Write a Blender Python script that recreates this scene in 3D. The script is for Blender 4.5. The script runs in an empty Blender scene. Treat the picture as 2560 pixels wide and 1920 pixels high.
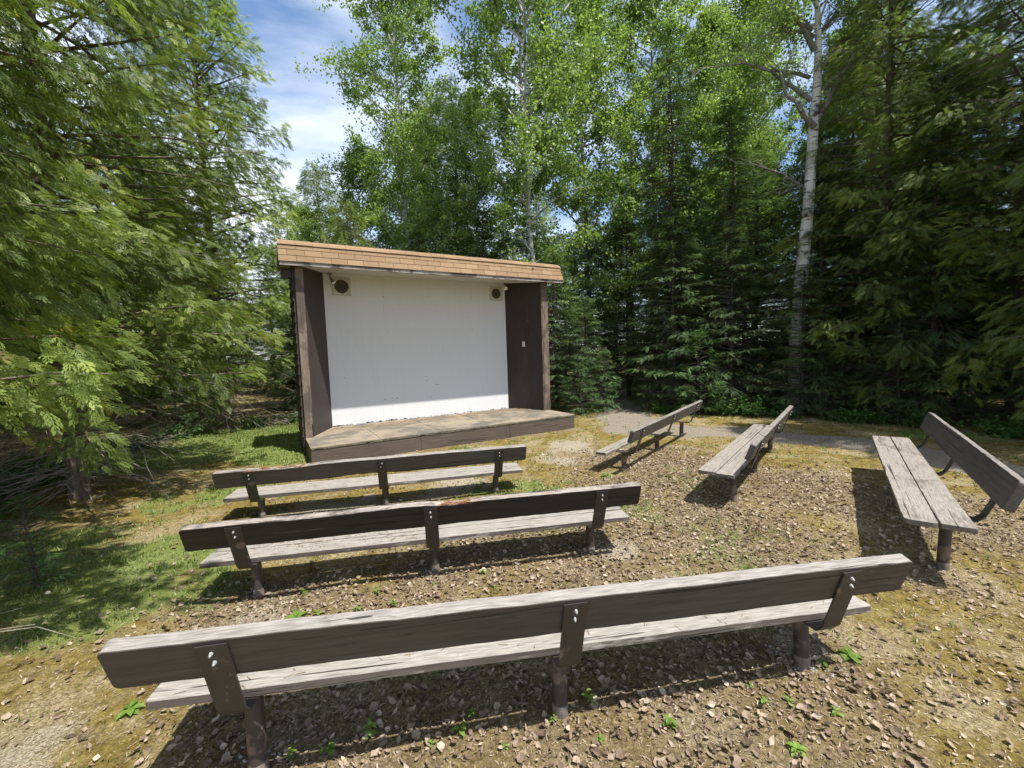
import bpy, math
import numpy as np
R_ = math.radians
sc = bpy.context.scene
# ------------------------------------------------------------ camera
H_CAM, PITCH, ROLL, FPX = 1.8921, 0.0741, -0.0333, 1056.46
cam = bpy.data.cameras.new('camera'); co = bpy.data.objects.new('camera', cam)
sc.collection.objects.link(co); sc.camera = co
cam.sensor_width = 36; cam.lens = 36 * FPX / 2560; cam.clip_end = 2000; cam.clip_start = .05
from mathutils import Matrix, Vector
cp, sp, cr, sr = math.cos(PITCH), math.sin(PITCH), math.cos(ROLL), math.sin(ROLL)
Rv, Uv, Fv = Vector((1, 0, 0)), Vector((0, sp, cp)), Vector((0, cp, -sp))
r2, u2 = Rv * cr + Uv * sr, -Rv * sr + Uv * cr
M = Matrix((r2, u2, -Fv)).transposed().to_4x4(); M.translation = (0, 0, H_CAM)
co.matrix_world = M
# ------------------------------------------------------------ sun + sky
SUN = Vector((-.37, .29, -1)).normalized()          # direction light travels
elev = math.asin(-SUN.z); toS = -SUN
sun = bpy.data.lights.new('sun', 'SUN'); sun.energy = 5.0; sun.angle = R_(.53); sun.color = (1, .955, .88)
so = bpy.data.objects.new('sun', sun); sc.collection.objects.link(so)
so.rotation_euler = SUN.to_track_quat('-Z', 'Y').to_euler()
w = bpy.data.worlds.new('World'); sc.world = w; w.use_nodes = True
nt = w.node_tree; nt.nodes.clear()
def N(t, ty, **k):
    n = t.nodes.new(ty)
    for a, b in k.items():
        if a == 'ins':
            for i, v in b.items(): n.inputs[i].default_value = v
        else: setattr(n, a, b)
    return n
sky = N(nt, 'ShaderNodeTexSky', sky_type='NISHITA', sun_disc=False, sun_elevation=elev,
        sun_rotation=math.atan2(toS.x, toS.y), air_density=1.0, dust_density=.6, ozone_density=2.0)
tc = N(nt, 'ShaderNodeTexCoord'); mp = N(nt, 'ShaderNodeMapping'); mp.inputs['Scale'].default_value = (1, 1, 2.2)
mp.inputs['Location'].default_value = (.35, .1, .15)
nz = N(nt, 'ShaderNodeTexNoise', ins={'Scale': 1.7, 'Detail': 9, 'Roughness': .55, 'Distortion': .3})
rp = N(nt, 'ShaderNodeValToRGB'); rp.color_ramp.elements[0].position = .40; rp.color_ramp.elements[1].position = .66
rp.color_ramp.elements[0].color = (.05, .05, .05, 1); rp.color_ramp.elements[1].color = (.9, .9, .9, 1)
hs = N(nt, 'ShaderNodeHueSaturation', ins={'Saturation': 1.15, 'Value': 1.3})
mx = N(nt, 'ShaderNodeMix', data_type='RGBA'); mx.inputs[7].default_value = (9.2, 9.6, 10.4, 1)
bg = N(nt, 'ShaderNodeBackground', ins={'Strength': .10}); out = N(nt, 'ShaderNodeOutputWorld')
L = nt.links.new
L(tc.outputs['Generated'], mp.inputs[0]); L(mp.outputs[0], nz.inputs[0]); L(nz.outputs[0], rp.inputs[0])
L(sky.outputs[0], hs.inputs['Color']); L(hs.outputs[0], mx.inputs[6]); L(rp.outputs[0], mx.inputs[0])
L(mx.outputs[2], bg.inputs[0]); L(bg.outputs[0], out.inputs[0])
sc.view_settings.view_transform = 'Standard'; sc.view_settings.look = 'None'
sc.view_settings.exposure = 0.7; sc.view_settings.gamma = 1
sc.render.engine = 'CYCLES'
sc.cycles.max_bounces = 8; sc.cycles.diffuse_bounces = 4; sc.cycles.transmission_bounces = 4; sc.cycles.glossy_bounces = 2

# ------------------------------------------------------------ helpers
rng = np.random.default_rng(7)
def setp(o, **k):
    for a, b in k.items():
        if b is not None: o['category' if a == 'cat' else a] = b
    return o
def mkobj(name, parts, mat, parent=None, smooth=False, **k):
    """parts: list of (V[n,3], F[m,k], var or None); linked as ONE mesh object"""
    me = bpy.data.meshes.new(name)
    Vs, ls, ss, vr = [], [], [], []; off = 0
    for p in parts:
        V = np.asarray(p[0], float); F = p[1]
        if isinstance(F, np.ndarray):
            ls.append((F + off).ravel()); ss.append(np.full(len(F), F.shape[1]))
        else:
            for f in F: ls.append(np.array(f) + off); ss.append(np.array([len(f)]))
        v = p[2] if len(p) > 2 and p[2] is not None else np.full(len(V), .5)
        vr.append(np.broadcast_to(v, (len(V),))); Vs.append(V); off += len(V)
    V = np.concatenate(Vs); ls = np.concatenate(ls); ss = np.concatenate(ss); vr = np.concatenate(vr)
    me.vertices.add(len(V)); me.vertices.foreach_set('co', V.ravel().astype(np.float32))
    me.loops.add(len(ls)); me.loops.foreach_set('vertex_index', ls.astype(np.int32))
    me.polygons.add(len(ss))
    st = np.concatenate([[0], np.cumsum(ss)[:-1]]).astype(np.int32)
    me.polygons.foreach_set('loop_start', st); me.polygons.foreach_set('loop_total', ss.astype(np.int32))
    at = me.attributes.new('var', 'FLOAT', 'POINT'); at.data.foreach_set('value', vr.astype(np.float32))
    me.polygons.foreach_set('use_smooth', np.full(len(ss), bool(smooth)))      # faces default to smooth
    me.materials.append(mat); me.update(calc_edges=True); me.validate()
    o = bpy.data.objects.new(name, me); sc.collection.objects.link(o)
    if parent: o.parent = parent
    return setp(o, **k)
def empty(name, loc=(0, 0, 0), rz=0, **k):
    o = bpy.data.objects.new(name, None); sc.collection.objects.link(o)
    o.location = loc; o.rotation_euler = (0, 0, rz); o.empty_display_size = .1
    return setp(o, **k)
def copy_tree(o, parent=None):
    c = o.copy(); sc.collection.objects.link(c); c.parent = parent
    for ch in list(o.children): copy_tree(ch, c)
    return c
def box(x0, x1, y0, y1, z0, z1, b=.004):
    """box with a small bevel"""
    V = []; 
    hx, hy, hz = (x1-x0)/2, (y1-y0)/2, (z1-z0)/2; b = min(b, hx*.4, hy*.4, hz*.4)
    c = np.array([(x0+x1)/2, (y0+y1)/2, (z0+z1)/2])
    idx = {}
    for sx in (-1, 1):
        for sy in (-1, 1):
            for sz in (-1, 1):
                for a in range(3):
                    d = [hx-b, hy-b, hz-b]; d[a] += b
                    idx[(sx, sy, sz, a)] = len(V); V.append(c + np.array([sx*d[0], sy*d[1], sz*d[2]]))
    F = []
    for a in range(3):
        o1, o2 = [q for q in range(3) if q != a]
        for s in (-1, 1):
            f = []
            for p, q in ((-1, -1), (1, -1), (1, 1), (-1, 1)):
                k = [0, 0, 0]; k[a] = s; k[o1] = p; k[o2] = q; f.append(idx[(*k, a)])
            F.append(f)
    for a in range(3):                      # edges along axis a
        o1, o2 = [q for q in range(3) if q != a]
        for p in (-1, 1):
            for q in (-1, 1):
                def K(s, t):
                    k = [0, 0, 0]; k[a] = s; k[o1] = p; k[o2] = q; return idx[(*k, t)]
                F.append([K(-1, o1), K(1, o1), K(1, o2), K(-1, o2)])
    for sx in (-1, 1):
        for sy in (-1, 1):
            for sz in (-1, 1): F.append([idx[(sx, sy, sz, a)] for a in range(3)])
    return fixn(np.array(V), F)
def fixn(V, F):
    c = V.mean(0); G = []
    for f in F:
        p = V[f]; n = np.cross(p[1]-p[0], p[2]-p[0])
        G.append(list(f) if np.dot(n, p.mean(0)-c) > 0 else list(f)[::-1])
    return (V, G)
def prism(poly, h0, h1, axes=(0, 1, 2), b=0):
    """extrude a 2d outline (list of (a,b)); axes = where a, b and the extrusion go"""
    P = np.array(poly, float); n = len(P)
    rings = []
    def ring(h, ins):
        Q = P.copy()
        if ins:
            c0 = np.roll(P, 1, 0); c1 = np.roll(P, -1, 0)
            t = c1 - c0; t /= np.linalg.norm(t, axis=1)[:, None] + 1e-9
            area = .5*np.sum(P[:, 0]*c1[:, 1]-c1[:, 0]*P[:, 1])
            nn = np.stack([-t[:, 1], t[:, 0]], 1)*(1 if area > 0 else -1); Q = P + nn*ins
        V = np.zeros((n, 3)); V[:, axes[0]] = Q[:, 0]; V[:, axes[1]] = Q[:, 1]; V[:, axes[2]] = h; return V
    s = 1 if h1 > h0 else -1
    if b: rings = [ring(h0, b), ring(h0+s*b, 0), ring(h1-s*b, 0), ring(h1, b)]
    else: rings = [ring(h0, 0), ring(h1, 0)]
    V = np.concatenate(rings); F = [list(range(n))[::-1]]
    for k in range(len(rings)-1):
        for i in range(n):
            j = (i+1) % n; F.append([k*n+i, k*n+j, (k+1)*n+j, (k+1)*n+i])
    F.append([(len(rings)-1)*n+i for i in range(n)])
    return (V, F)
def tube(pts, rad, sides=8, var=.5, cap=True):
    P = np.array(pts, float); n = len(P); r = np.broadcast_to(np.array(rad, float), (n,))
    T = np.gradient(P, axis=0); T /= np.linalg.norm(T, axis=1)[:, None] + 1e-9
    ref = np.array([0, 0, 1.]) if abs(T[:, 2]).mean() < .8 else np.array([1., 0, 0])
    A = np.cross(T, ref); A /= np.linalg.norm(A, axis=1)[:, None] + 1e-9; B = np.cross(T, A)
    a = np.linspace(0, 2*np.pi, sides, endpoint=False)
    V = P[:, None] + r[:, None, None]*(np.cos(a)[None, :, None]*A[:, None] + np.sin(a)[None, :, None]*B[:, None])
    V = V.reshape(-1, 3)
    i = np.arange(n-1)[:, None]*sides; j = np.arange(sides)[None]; k = (j+1) % sides
    F = np.stack([i+j, i+k, i+sides+k, i+sides+j], -1).reshape(-1, 4)
    F = list(map(list, F)) if cap else F
    if cap: F.append(list(range(sides))); F.append([(n-1)*sides+q for q in range(sides)][::-1])
    return (V, F, var)
# many thin 3-sided branches at once: arrays P0,P1 (n,3), r0,r1
def sticks(P0, P1, r0, r1, var=.5):
    P0, P1 = np.atleast_2d(P0), np.atleast_2d(P1); n = len(P0)
    T = P1-P0; T = T/(np.linalg.norm(T, axis=1)[:, None]+1e-9)
    ref = np.where(abs(T[:, 2:3]) < .8, [[0, 0, 1.]], [[1., 0, 0]])
    A = np.cross(T, ref); A /= np.linalg.norm(A, axis=1)[:, None]+1e-9; B = np.cross(T, A)
    a = np.array([0, 2.094, 4.189])
    c = np.cos(a)[None, :, None]*A[:, None]+np.sin(a)[None, :, None]*B[:, None]
    r0 = np.broadcast_to(r0, (n,)); r1 = np.broadcast_to(r1, (n,))
    V = np.concatenate([P0[:, None]+c*r0[:, None, None], P1[:, None]+c*r1[:, None, None]], 1).reshape(-1, 3)
    b = np.arange(n)[:, None, None]*6
    F = (b+np.array([[0, 1, 4, 3], [1, 2, 5, 4], [2, 0, 3, 5]])[None]).reshape(-1, 4)
    return (V, F, var)

# ------------------------------------------------------------ materials
def newmat(name):
    m = bpy.data.materials.new(name); m.use_nodes = True; t = m.node_tree; t.nodes.clear()
    o = N(t, 'ShaderNodeOutputMaterial'); return m, t, o
def ramp(t, fac, stops, interp='LINEAR'):
    r = N(t, 'ShaderNodeValToRGB'); r.color_ramp.interpolation = interp
    e = r.color_ramp.elements
    while len(e) < len(stops): e.new(.5)
    for q, (p, c) in zip(e, stops):
        q.position = p; q.color = (*c, 1) if len(c) == 3 else c
    t.links.new(fac, r.inputs[0]); return r.outputs[0]
def noise(t, scale, detail=4, rough=.55, mapscale=None, coord='Object', dist=0, loc=(0, 0, 0)):
    c = N(t, 'ShaderNodeTexCoord'); n = N(t, 'ShaderNodeTexNoise', ins={'Scale': scale, 'Detail': detail, 'Roughness': rough, 'Distortion': dist})
    m = N(t, 'ShaderNodeMapping'); m.inputs['Scale'].default_value = mapscale or (1, 1, 1); m.inputs['Location'].default_value = loc
    t.links.new(c.outputs[coord], m.inputs[0]); t.links.new(m.outputs[0], n.inputs[0])
    return n.outputs[0]
def mix(t, f, a, b, mode='MIX'):
    m = N(t, 'ShaderNodeMix', data_type='RGBA', blend_type=mode)
    for i, v in ((0, f), (6, a), (7, b)):
        if isinstance(v, (int, float)): m.inputs[i].default_value = v
        elif isinstance(v, tuple): m.inputs[i].default_value = (*v, 1)
        else: t.links.new(v, m.inputs[i])
    return m.outputs[2]
def math_(t, op, a, b=0, clamp=False):
    m = N(t, 'ShaderNodeMath', operation=op, use_clamp=clamp)
    for i, v in ((0, a), (1, b)):
        if isinstance(v, (int, float)): m.inputs[i].default_value = v
        else: t.links.new(v, m.inputs[i])
    return m.outputs[0]
def bsdf(t, o, col, rough=.8, bump=None, bs=.3, bd=.01, spec=.3, metal=0):
    p = N(t, 'ShaderNodeBsdfPrincipled', ins={'Roughness': rough, 'Metallic': metal, 'Specular IOR Level': spec}) if not hasattr(rough, 'links') else N(t, 'ShaderNodeBsdfPrincipled', ins={'Specular IOR Level': spec})
    if hasattr(rough, 'links'): t.links.new(rough, p.inputs['Roughness'])
    if isinstance(col, tuple): p.inputs['Base Color'].default_value = (*col, 1)
    else: t.links.new(col, p.inputs['Base Color'])
    if bump is not None:
        b = N(t, 'ShaderNodeBump', ins={'Strength': bs, 'Distance': bd}); t.links.new(bump, b.inputs['Height']); t.links.new(b.outputs[0], p.inputs['Normal'])
    t.links.new(p.outputs[0], o.inputs[0]); return p
def upmask(t, lo=.5, hi=.8):
    g = N(t, 'ShaderNodeNewGeometry'); s = N(t, 'ShaderNodeSeparateXYZ'); t.links.new(g.outputs['Normal'], s.inputs[0])
    return ramp(t, s.outputs['Z'], [(lo, (0, 0, 0)), (hi, (1, 1, 1))])
AX = {0: (1, 14, 14), 1: (14, 1, 14), 2: (14, 14, 1)}
def mat_painted(name, axis, paint, bare, wear=.5, topwear=.75, loc=(0, 0, 0), rough=.62, cracks=True):
    """brown stained timber, worn to grey wood; the grain runs along the object's axis"""
    m, t, o = newmat(name)
    gr = noise(t, 3.2, 6, .65, AX[axis], loc=loc)
    fine = noise(t, 9, 5, .6, AX[axis], loc=loc)
    pat = noise(t, 2.6, 6, .7, tuple(1.0 if i != axis else .6 for i in range(3)), dist=.6, loc=loc)
    bl = noise(t, 1.1, 3, .5, loc=loc)
    pc = mix(t, ramp(t, gr, [(.3, (.0, .0, .0)), (.7, (1, 1, 1))]), tuple(c*.72 for c in paint), tuple(c*1.25 for c in paint))
    pc = mix(t, ramp(t, bl, [(.35, (0, 0, 0)), (.7, (1, 1, 1))]), pc, mix(t, 1.0, pc, (.82, .8, .8), 'MULTIPLY'))
    bc = mix(t, ramp(t, fine, [(.3, (0, 0, 0)), (.65, (1, 1, 1))]), tuple(c*.55 for c in bare), tuple(c*1.2 for c in bare))
    wn = math_(t, 'ADD', math_(t, 'MULTIPLY', pat, .7), math_(t, 'MULTIPLY', gr, .3))
    side = ramp(t, wn, [(1-wear-.03, (0, 0, 0)), (1-wear+.03, (1, 1, 1))])
    top = ramp(t, wn, [(1-topwear-.05, (0, 0, 0)), (1-topwear+.05, (1, 1, 1))])
    msk = mix(t, upmask(t), side, top)
    col = mix(t, msk, pc, bc)
    if cracks:
        ck = noise(t, 1.6, 3, .6, tuple(.5 if i == axis else 22 for i in range(3)), loc=loc, dist=.3)
        cm = ramp(t, ck, [(.355, (1, 1, 1)), (.375, (0, 0, 0))]); fl = ramp(t, ck, [(.372, (0, 0, 0)), (.38, (.8, .8, .8)), (.388, (0, 0, 0))])
        col = mix(t, math_(t, 'MULTIPLY', fl, ramp(t, bl, [(.5, (0, 0, 0)), (.6, (1, 1, 1))])), col, bc)
        col = mix(t, cm, col, tuple(c*.35 for c in paint)); h = math_(t, 'SUBTRACT', math_(t, 'MULTIPLY', gr, .6), cm)
    else: h = gr
    bsdf(t, o, col, rough, h, .45, .006); return m
PAINT = (.082, .068, .061); BARE = (.25, .23, .21)
M_back = mat_painted('brown_board', 0, PAINT, BARE, .33, .62)
M_backdark = mat_painted('dark_brown_board', 0, (.036, .026, .022), (.30, .265, .235), .27, .56, (3, 1, 2))
M_seat = mat_painted('worn_seat_wood', 0, (.11, .093, .083), (.305, .282, .255), .44, .62, (5, 2, 1))
M_seatgrey = mat_painted('grey_seat_wood', 0, (.15, .13, .113), (.27, .243, .215), .45, .55, (1, 7, 4))
M_backgrey = mat_painted('greyed_board', 0, (.11, .098, .09), (.20, .182, .165), .36, .6, (9, 3, 4))
M_post = mat_painted('weathered_post', 2, (.115, .088, .072), (.205, .155, .12), .5, .6, (2, 2, 5), cracks=True)
M_sidewall = mat_painted('brown_panel', 2, (.052, .040, .036), (.30, .27, .25), .30, .4, (2, 4, 5), cracks=False)
M_fascia = mat_painted('platform_board', 0, (.105, .082, .066), (.25, .20, .15), .36, .45, (7, 4, 5))
M_eave = mat_painted('eave_board', 0, (.10, .082, .075), (.33, .30, .28), .5, .6, (7, 9, 5), cracks=False)
def steel(name, c, wear):
    m, t, o = newmat(name); n = noise(t, 30, 5, .7); b = noise(t, 7, 4, .6)
    col = mix(t, ramp(t, b, [(.62-wear, (0, 0, 0)), (.68-wear, (1, 1, 1))]), c, mix(t, n, (.09, .05, .035), (.20, .15, .12)))
    bsdf(t, o, col, .5, n, .25, .002, .5); return m
M_steel = steel('dark_painted_steel', (.038, .031, .029), .03)
M_leg = steel('leg_steel', (.05, .038, .033), .08)
M_collar, t, o = newmat('bare_leg_foot'); n = noise(t, 25, 5, .7)
bsdf(t, o, ramp(t, n, [(.3, (.09, .073, .062)), (.7, (.24, .205, .175))]), .8, n, .3, .003)
M_bolt, t, o = newmat('zinc_bolt'); bsdf(t, o, (.42, .43, .43), .5, spec=.4, metal=.5)
# shingles
M_shingle, t, o = newmat('tan_shingle')
at = N(t, 'ShaderNodeAttribute', attribute_name='var'); gn = noise(t, 160, 2, .8); g2 = noise(t, 3, 3, .6)
c = ramp(t, at.outputs['Fac'], [(0, (.25, .16, .09)), (.5, (.30, .197, .112)), (1, (.35, .24, .14))])
c = mix(t, ramp(t, gn, [(.35, (0, 0, 0)), (.65, (1, 1, 1))]), mix(t, 1., c, (.68, .66, .64), 'MULTIPLY'), c)
c = mix(t, ramp(t, g2, [(.4, (0, 0, 0)), (.75, (.6, .6, .6))]), c, (.22, .155, .105))
bsdf(t, o, c, .92, gn, .5, .003)
# screen paint
M_screen, t, o = newmat('white_screen_paint')
sp_ = noise(t, 2.3, 8, .75, (1, 1, 1)); st = noise(t, 5, 4, .6, (6, 6, .35)); fs = noise(t, 34, 3, .6)
c = mix(t, ramp(t, st, [(.5, (0, 0, 0)), (.8, (.5, .5, .5))]), (.645, .65, .66), (.57, .57, .56))
s = N(t, 'ShaderNodeSeparateXYZ'); q = N(t, 'ShaderNodeTexCoord'); t.links.new(q.outputs['Object'], s.inputs[0])
low = ramp(t, math_(t, 'MULTIPLY', s.outputs['Z'], .25), [(.10, (1, 1, 1)), (.13, (0, 0, 0))])
ch = math_(t, 'MULTIPLY', low, ramp(t, sp_, [(.62, (0, 0, 0)), (.66, (1, 1, 1))]))
c = mix(t, ch, c, (.30, .26, .21))
c = mix(t, ramp(t, fs, [(.775, (0, 0, 0)), (.79, (1, 1, 1))]), c, (.18, .17, .16))
bsdf(t, o, c, .75, sp_, .08, .002)
M_soffit, t, o = newmat('cream_soffit'); n = noise(t, 6, 5, .6)
bsdf(t, o, ramp(t, n, [(.3, (.50, .48, .42)), (.7, (.62, .60, .54))]), .8)
M_vent, t, o = newmat('cream_speaker_frame'); n = noise(t, 14, 5, .6)
bsdf(t, o, ramp(t, n, [(.3, (.42, .40, .34)), (.7, (.58, .56, .50))]), .6, n, .1, .002)
M_dark, t, o = newmat('speaker_cone'); bsdf(t, o, (.035, .028, .024), .8)
M_mesh, t, o = newmat('grille_wire'); bsdf(t, o, (.22, .19, .15), .6)
M_lamp, t, o = newmat('lamp_housing'); bsdf(t, o, (.20, .17, .14), .5)
M_glass, t, o = newmat('lamp_face'); bsdf(t, o, (.72, .72, .70), .25, spec=.6)
M_plate, t, o = newmat('white_plate'); bsdf(t, o, (.6, .58, .55), .5)
# deck
M_deck, t, o = newmat('platform_deck')
gr = noise(t, 3, 6, .7, (1, 22, 5)); bl = noise(t, 1.1, 5, .6); pt = noise(t, 2.6, 6, .7, (1, 2, 1), dist=.8)
c = mix(t, ramp(t, gr, [(.3, (0, 0, 0)), (.7, (1, 1, 1))]), (.085, .077, .066), (.17, .152, .13))
c = mix(t, ramp(t, math_(t, 'ADD', math_(t, 'MULTIPLY', bl, .5), math_(t, 'MULTIPLY', pt, .5)), [(.46, (0, 0, 0)), (.56, (1, 1, 1))]), c, mix(t, gr, (.20, .165, .12), (.33, .275, .205)))
bsdf(t, o, c, .85, gr, .5, .006)
M_edge, t, o = newmat('bare_plywood_edge'); n = noise(t, 8, 5, .7, (1, 4, 4))
bsdf(t, o, ramp(t, n, [(.38, (.10, .08, .065)), (.5, (.50, .44, .33)), (.8, (.60, .54, .42))]), .8)
# foliage
def mat_leaf(name, stops, trans=.45, sc_=1.3, tint=(1.25, 1.35, .55), rough=.45, spec=.25):
    m, t, o = newmat(name)
    at = N(t, 'ShaderNodeAttribute', attribute_name='var'); n = noise(t, sc_, 3, .6)
    oi = N(t, 'ShaderNodeObjectInfo')
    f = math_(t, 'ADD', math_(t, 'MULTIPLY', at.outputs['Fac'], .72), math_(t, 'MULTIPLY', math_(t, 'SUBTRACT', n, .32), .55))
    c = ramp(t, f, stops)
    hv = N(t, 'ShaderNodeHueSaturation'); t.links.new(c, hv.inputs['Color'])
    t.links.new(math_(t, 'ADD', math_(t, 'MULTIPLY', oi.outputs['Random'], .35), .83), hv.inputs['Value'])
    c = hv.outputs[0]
    p = N(t, 'ShaderNodeBsdfPrincipled', ins={'Roughness': rough, 'Specular IOR Level': spec}); t.links.new(c, p.inputs['Base Color'])
    tr = N(t, 'ShaderNodeBsdfTranslucent'); t.links.new(mix(t, 1., c, tint, 'MULTIPLY'), tr.inputs['Color'])
    ms = N(t, 'ShaderNodeMixShader', ins={0: trans}); t.links.new(p.outputs[0], ms.inputs[1]); t.links.new(tr.outputs[0], ms.inputs[2])
    t.links.new(ms.outputs[0], o.inputs[0]); return m
M_cedar = mat_leaf('cedar_foliage', [(0, (.05, .08, .026)), (.35, (.115, .165, .042)), (.62, (.21, .28, .065)), (.82, (.33, .38, .10)), (.88, (.46, .36, .19)), (1, (.30, .17, .09))], .42)
M_spruce = mat_leaf('spruce_needles', [(0, (.042, .072, .034)), (.4, (.085, .14, .058)), (.75, (.155, .23, .08)), (1, (.26, .34, .12))], .36, tint=(1.2, 1.3, .6))
M_fir = mat_leaf('fir_needles', [(0, (.04, .09, .04)), (.5, (.09, .18, .065)), (1, (.18, .30, .10))], .32, tint=(1.2, 1.3, .6))
M_aspen = mat_leaf('aspen_leaves', [(0, (.085, .14, .045)), (.45, (.19, .28, .085)), (.8, (.30, .39, .14)), (1, (.40, .48, .23))], .5, .9, rough=.4, spec=.3)
M_shrub = mat_leaf('shrub_leaves', [(0, (.04, .09, .02)), (.5, (.08, .17, .035)), (1, (.16, .28, .06))], .4, 1.6)
M_weed = mat_leaf('weed_leaves', [(0, (.09, .17, .03)), (.5, (.16, .27, .05)), (1, (.26, .36, .09))], .4, 3)
M_grass = mat_leaf('grass_blades', [(0, (.075, .115, .03)), (.5, (.16, .215, .055)), (1, (.36, .34, .15))], .35, .8)
M_litter = mat_leaf('dry_leaves', [(0, (.075, .052, .035)), (.3, (.19, .135, .092)), (.65, (.36, .285, .205)), (1, (.58, .51, .41))], .12, 1, tint=(1.2, 1., .7), rough=.6)
M_needle = mat_leaf('fallen_needles', [(0, (.20, .12, .06)), (1, (.50, .36, .20))], .05, 1, tint=(1, 1, 1))
def bark(name, a, b, sc_=6, ms=(3, 3, .7)):
    m, t, o = newmat(name); n = noise(t, sc_, 6, .7, ms); bsdf(t, o, ramp(t, n, [(.3, a), (.7, b)]), .9, n, .6, .02); return m
M_bark = bark('cedar_bark', (.07, .052, .04), (.24, .19, .15))
M_barkd = bark('spruce_bark', (.035, .028, .024), (.12, .098, .082))
M_twig = bark('dead_twigs', (.11, .09, .075), (.34, .30, .26), 3)
# aspen bark: pale grey white with dark bands, eyes and a blackened base
M_aspbark, t, o = newmat('aspen_bark')
b1 = noise(t, 3.2, 5, .7, (.9, .9, 5.5), loc=(1, 2, 3)); b2 = noise(t, 10, 4, .6, (.5, .5, 3)); b3 = noise(t, 1.1, 4, .6)
c = mix(t, b2, (.28, .28, .26), (.52, .52, .49))
c = mix(t, ramp(t, b1, [(.57, (0, 0, 0)), (.60, (1, 1, 1))]), c, (.035, .03, .027))
c = mix(t, ramp(t, b3, [(.66, (0, 0, 0)), (.70, (1, 1, 1))]), c, (.06, .05, .045))
at = N(t, 'ShaderNodeAttribute', attribute_name='var')
c = mix(t, ramp(t, at.outputs['Fac'], [(.32, (1, 1, 1)), (.45, (0, 0, 0))]), c, mix(t, 1., c, (1.4, 1.4, 1.42), 'MULTIPLY'))
c = mix(t, math_(t, 'MULTIPLY', math_(t, 'SUBTRACT', at.outputs['Fac'], .5, True), 1.7, True), c, (.11, .095, .08))
bsdf(t, o, c, .8, b1, .4, .01)
M_stone, t, o = newmat('pale_gravel'); n = noise(t, 30, 4, .6); bsdf(t, o, ramp(t, n, [(.3, (.22, .22, .21)), (.7, (.46, .45, .43))]), .85)

# ------------------------------------------------------------ terrain
def vnoise(x, y, s, seed=0):
    """cheap smooth value noise, 0..1"""
    X, Y = x/s, y/s; xi, yi = np.floor(X), np.floor(Y); fx, fy = X-xi, Y-yi
    fx = fx*fx*(3-2*fx); fy = fy*fy*(3-2*fy)
    def h(a, b):
        v = np.sin(a*127.1+b*311.7+seed*74.7)*43758.5453; return v-np.floor(v)
    return (h(xi, yi)*(1-fx)+h(xi+1, yi)*fx)*(1-fy)+(h(xi, yi+1)*(1-fx)+h(xi+1, yi+1)*fx)*fy
def fbm(x, y, s, seed=0, o=4):
    r = 0; a = .5
    for i in range(o): r = r+a*vnoise(x, y, s/2**i, seed+i*3); a *= .5
    return r/(1-.5**o)
CTRL = [(-1.25, 1.87, -.02), (.19, 2.12, .01), (1.65, 2.35, .02), (-2.1, 3.3, -.05), (-.74, 3.64, -.02), (.69, 3.89, -.01)]
def gz(x, y):
    x = np.asarray(x, float); y = np.asarray(y, float)
    z = .10*(fbm(x, y, 9, 1)-.5)*np.clip((y-9)/6, 0, 1)+.035*(fbm(x, y, 1.3, 2)-.5)+.018*(fbm(x, y, .28, 5, 3)-.5)
    for a, b, c_ in CTRL: z = z+c_*np.exp(-((x-a)**2+(y-b)**2)/.25)
    return z
PATH = np.array([(5.9, 26), (4.6, 19), (3.9, 15), (3.2, 12), (3.0, 10), (4.9, 9.0), (6.4, 7.6), (6.9, 6), (6.9, 4), (6.4, 1.5), (6.2, -4)])
PW = np.array([.5, .45, .5, .8, 1.05, .72, .6, .58, .6, .7, .7])
def pathd(x, y):
    d = np.full(np.shape(x), 9e9)
    for i in range(len(PATH)-1):
        a, b = PATH[i], PATH[i+1]; ab = b-a
        t = np.clip(((x-a[0])*ab[0]+(y-a[1])*ab[1])/(ab@ab), 0, 1)
        dd = np.hypot(x-a[0]-t*ab[0], y-a[1]-t*ab[1])/(PW[i]+(PW[i+1]-PW[i])*t); d = np.minimum(d, dd)
    return d
def blob(x, y, L_):
    m = np.zeros(np.shape(x))
    for a, b, r, s in L_: m = np.maximum(m, s*np.exp(-((x-a)**2+(y-b)**2)/r**2))
    return m
LIT = [(-1.034+v*.866+.06, 8.784+v*.499-.11, .22, .9) for v in (-1.5, -.6, .3, 1.1, 1.8, 2.4, 2.8)]+[(2.6, 6.4, 1.6, 1), (3.8, 5.3, 1.2, 1), (2.0, 4.2, 1.3, .9), (1.6, 5.0, 1.0, .7), (.6, 3.05, .9, 1), (-.7, 2.4, 1.0, 1.1), (.5, 2.1, 1.0, 1.1), (-1.9, 3.05, .7, .9),
       (-.6, 3.9, .9, .9), (.6, 4.3, .8, .8), (1.4, 2.2, .8, .8), (4.6, 4.2, 1.3, .75), (5.8, 3.2, 1.2, .5), (3.4, 3.2, .9, .5), (-2.3, 8.6, .7, .5), (-1.1, 2.0, .8, 1), (2.3, 2.3, 1., .35)]
DIRT = [(-3.3, 4.9, .9, .8), (-2.4, 5.3, .8, .6), (-.9, 6.3, 1.1, .55), (.6, 7.4, .9, .65), (1.4, 8.4, 1.0, .7), (.95, 3.8, .42, .6), (-2.5, 1.95, .5, .8), (-2.0, 3.0, .4, .6), (1.7, 2.5, .25, .8), (-3.8, 6.6, .7, .5), (-6, 8.3, .8, .5), (-5, 5.6, .8, .6)]
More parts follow.
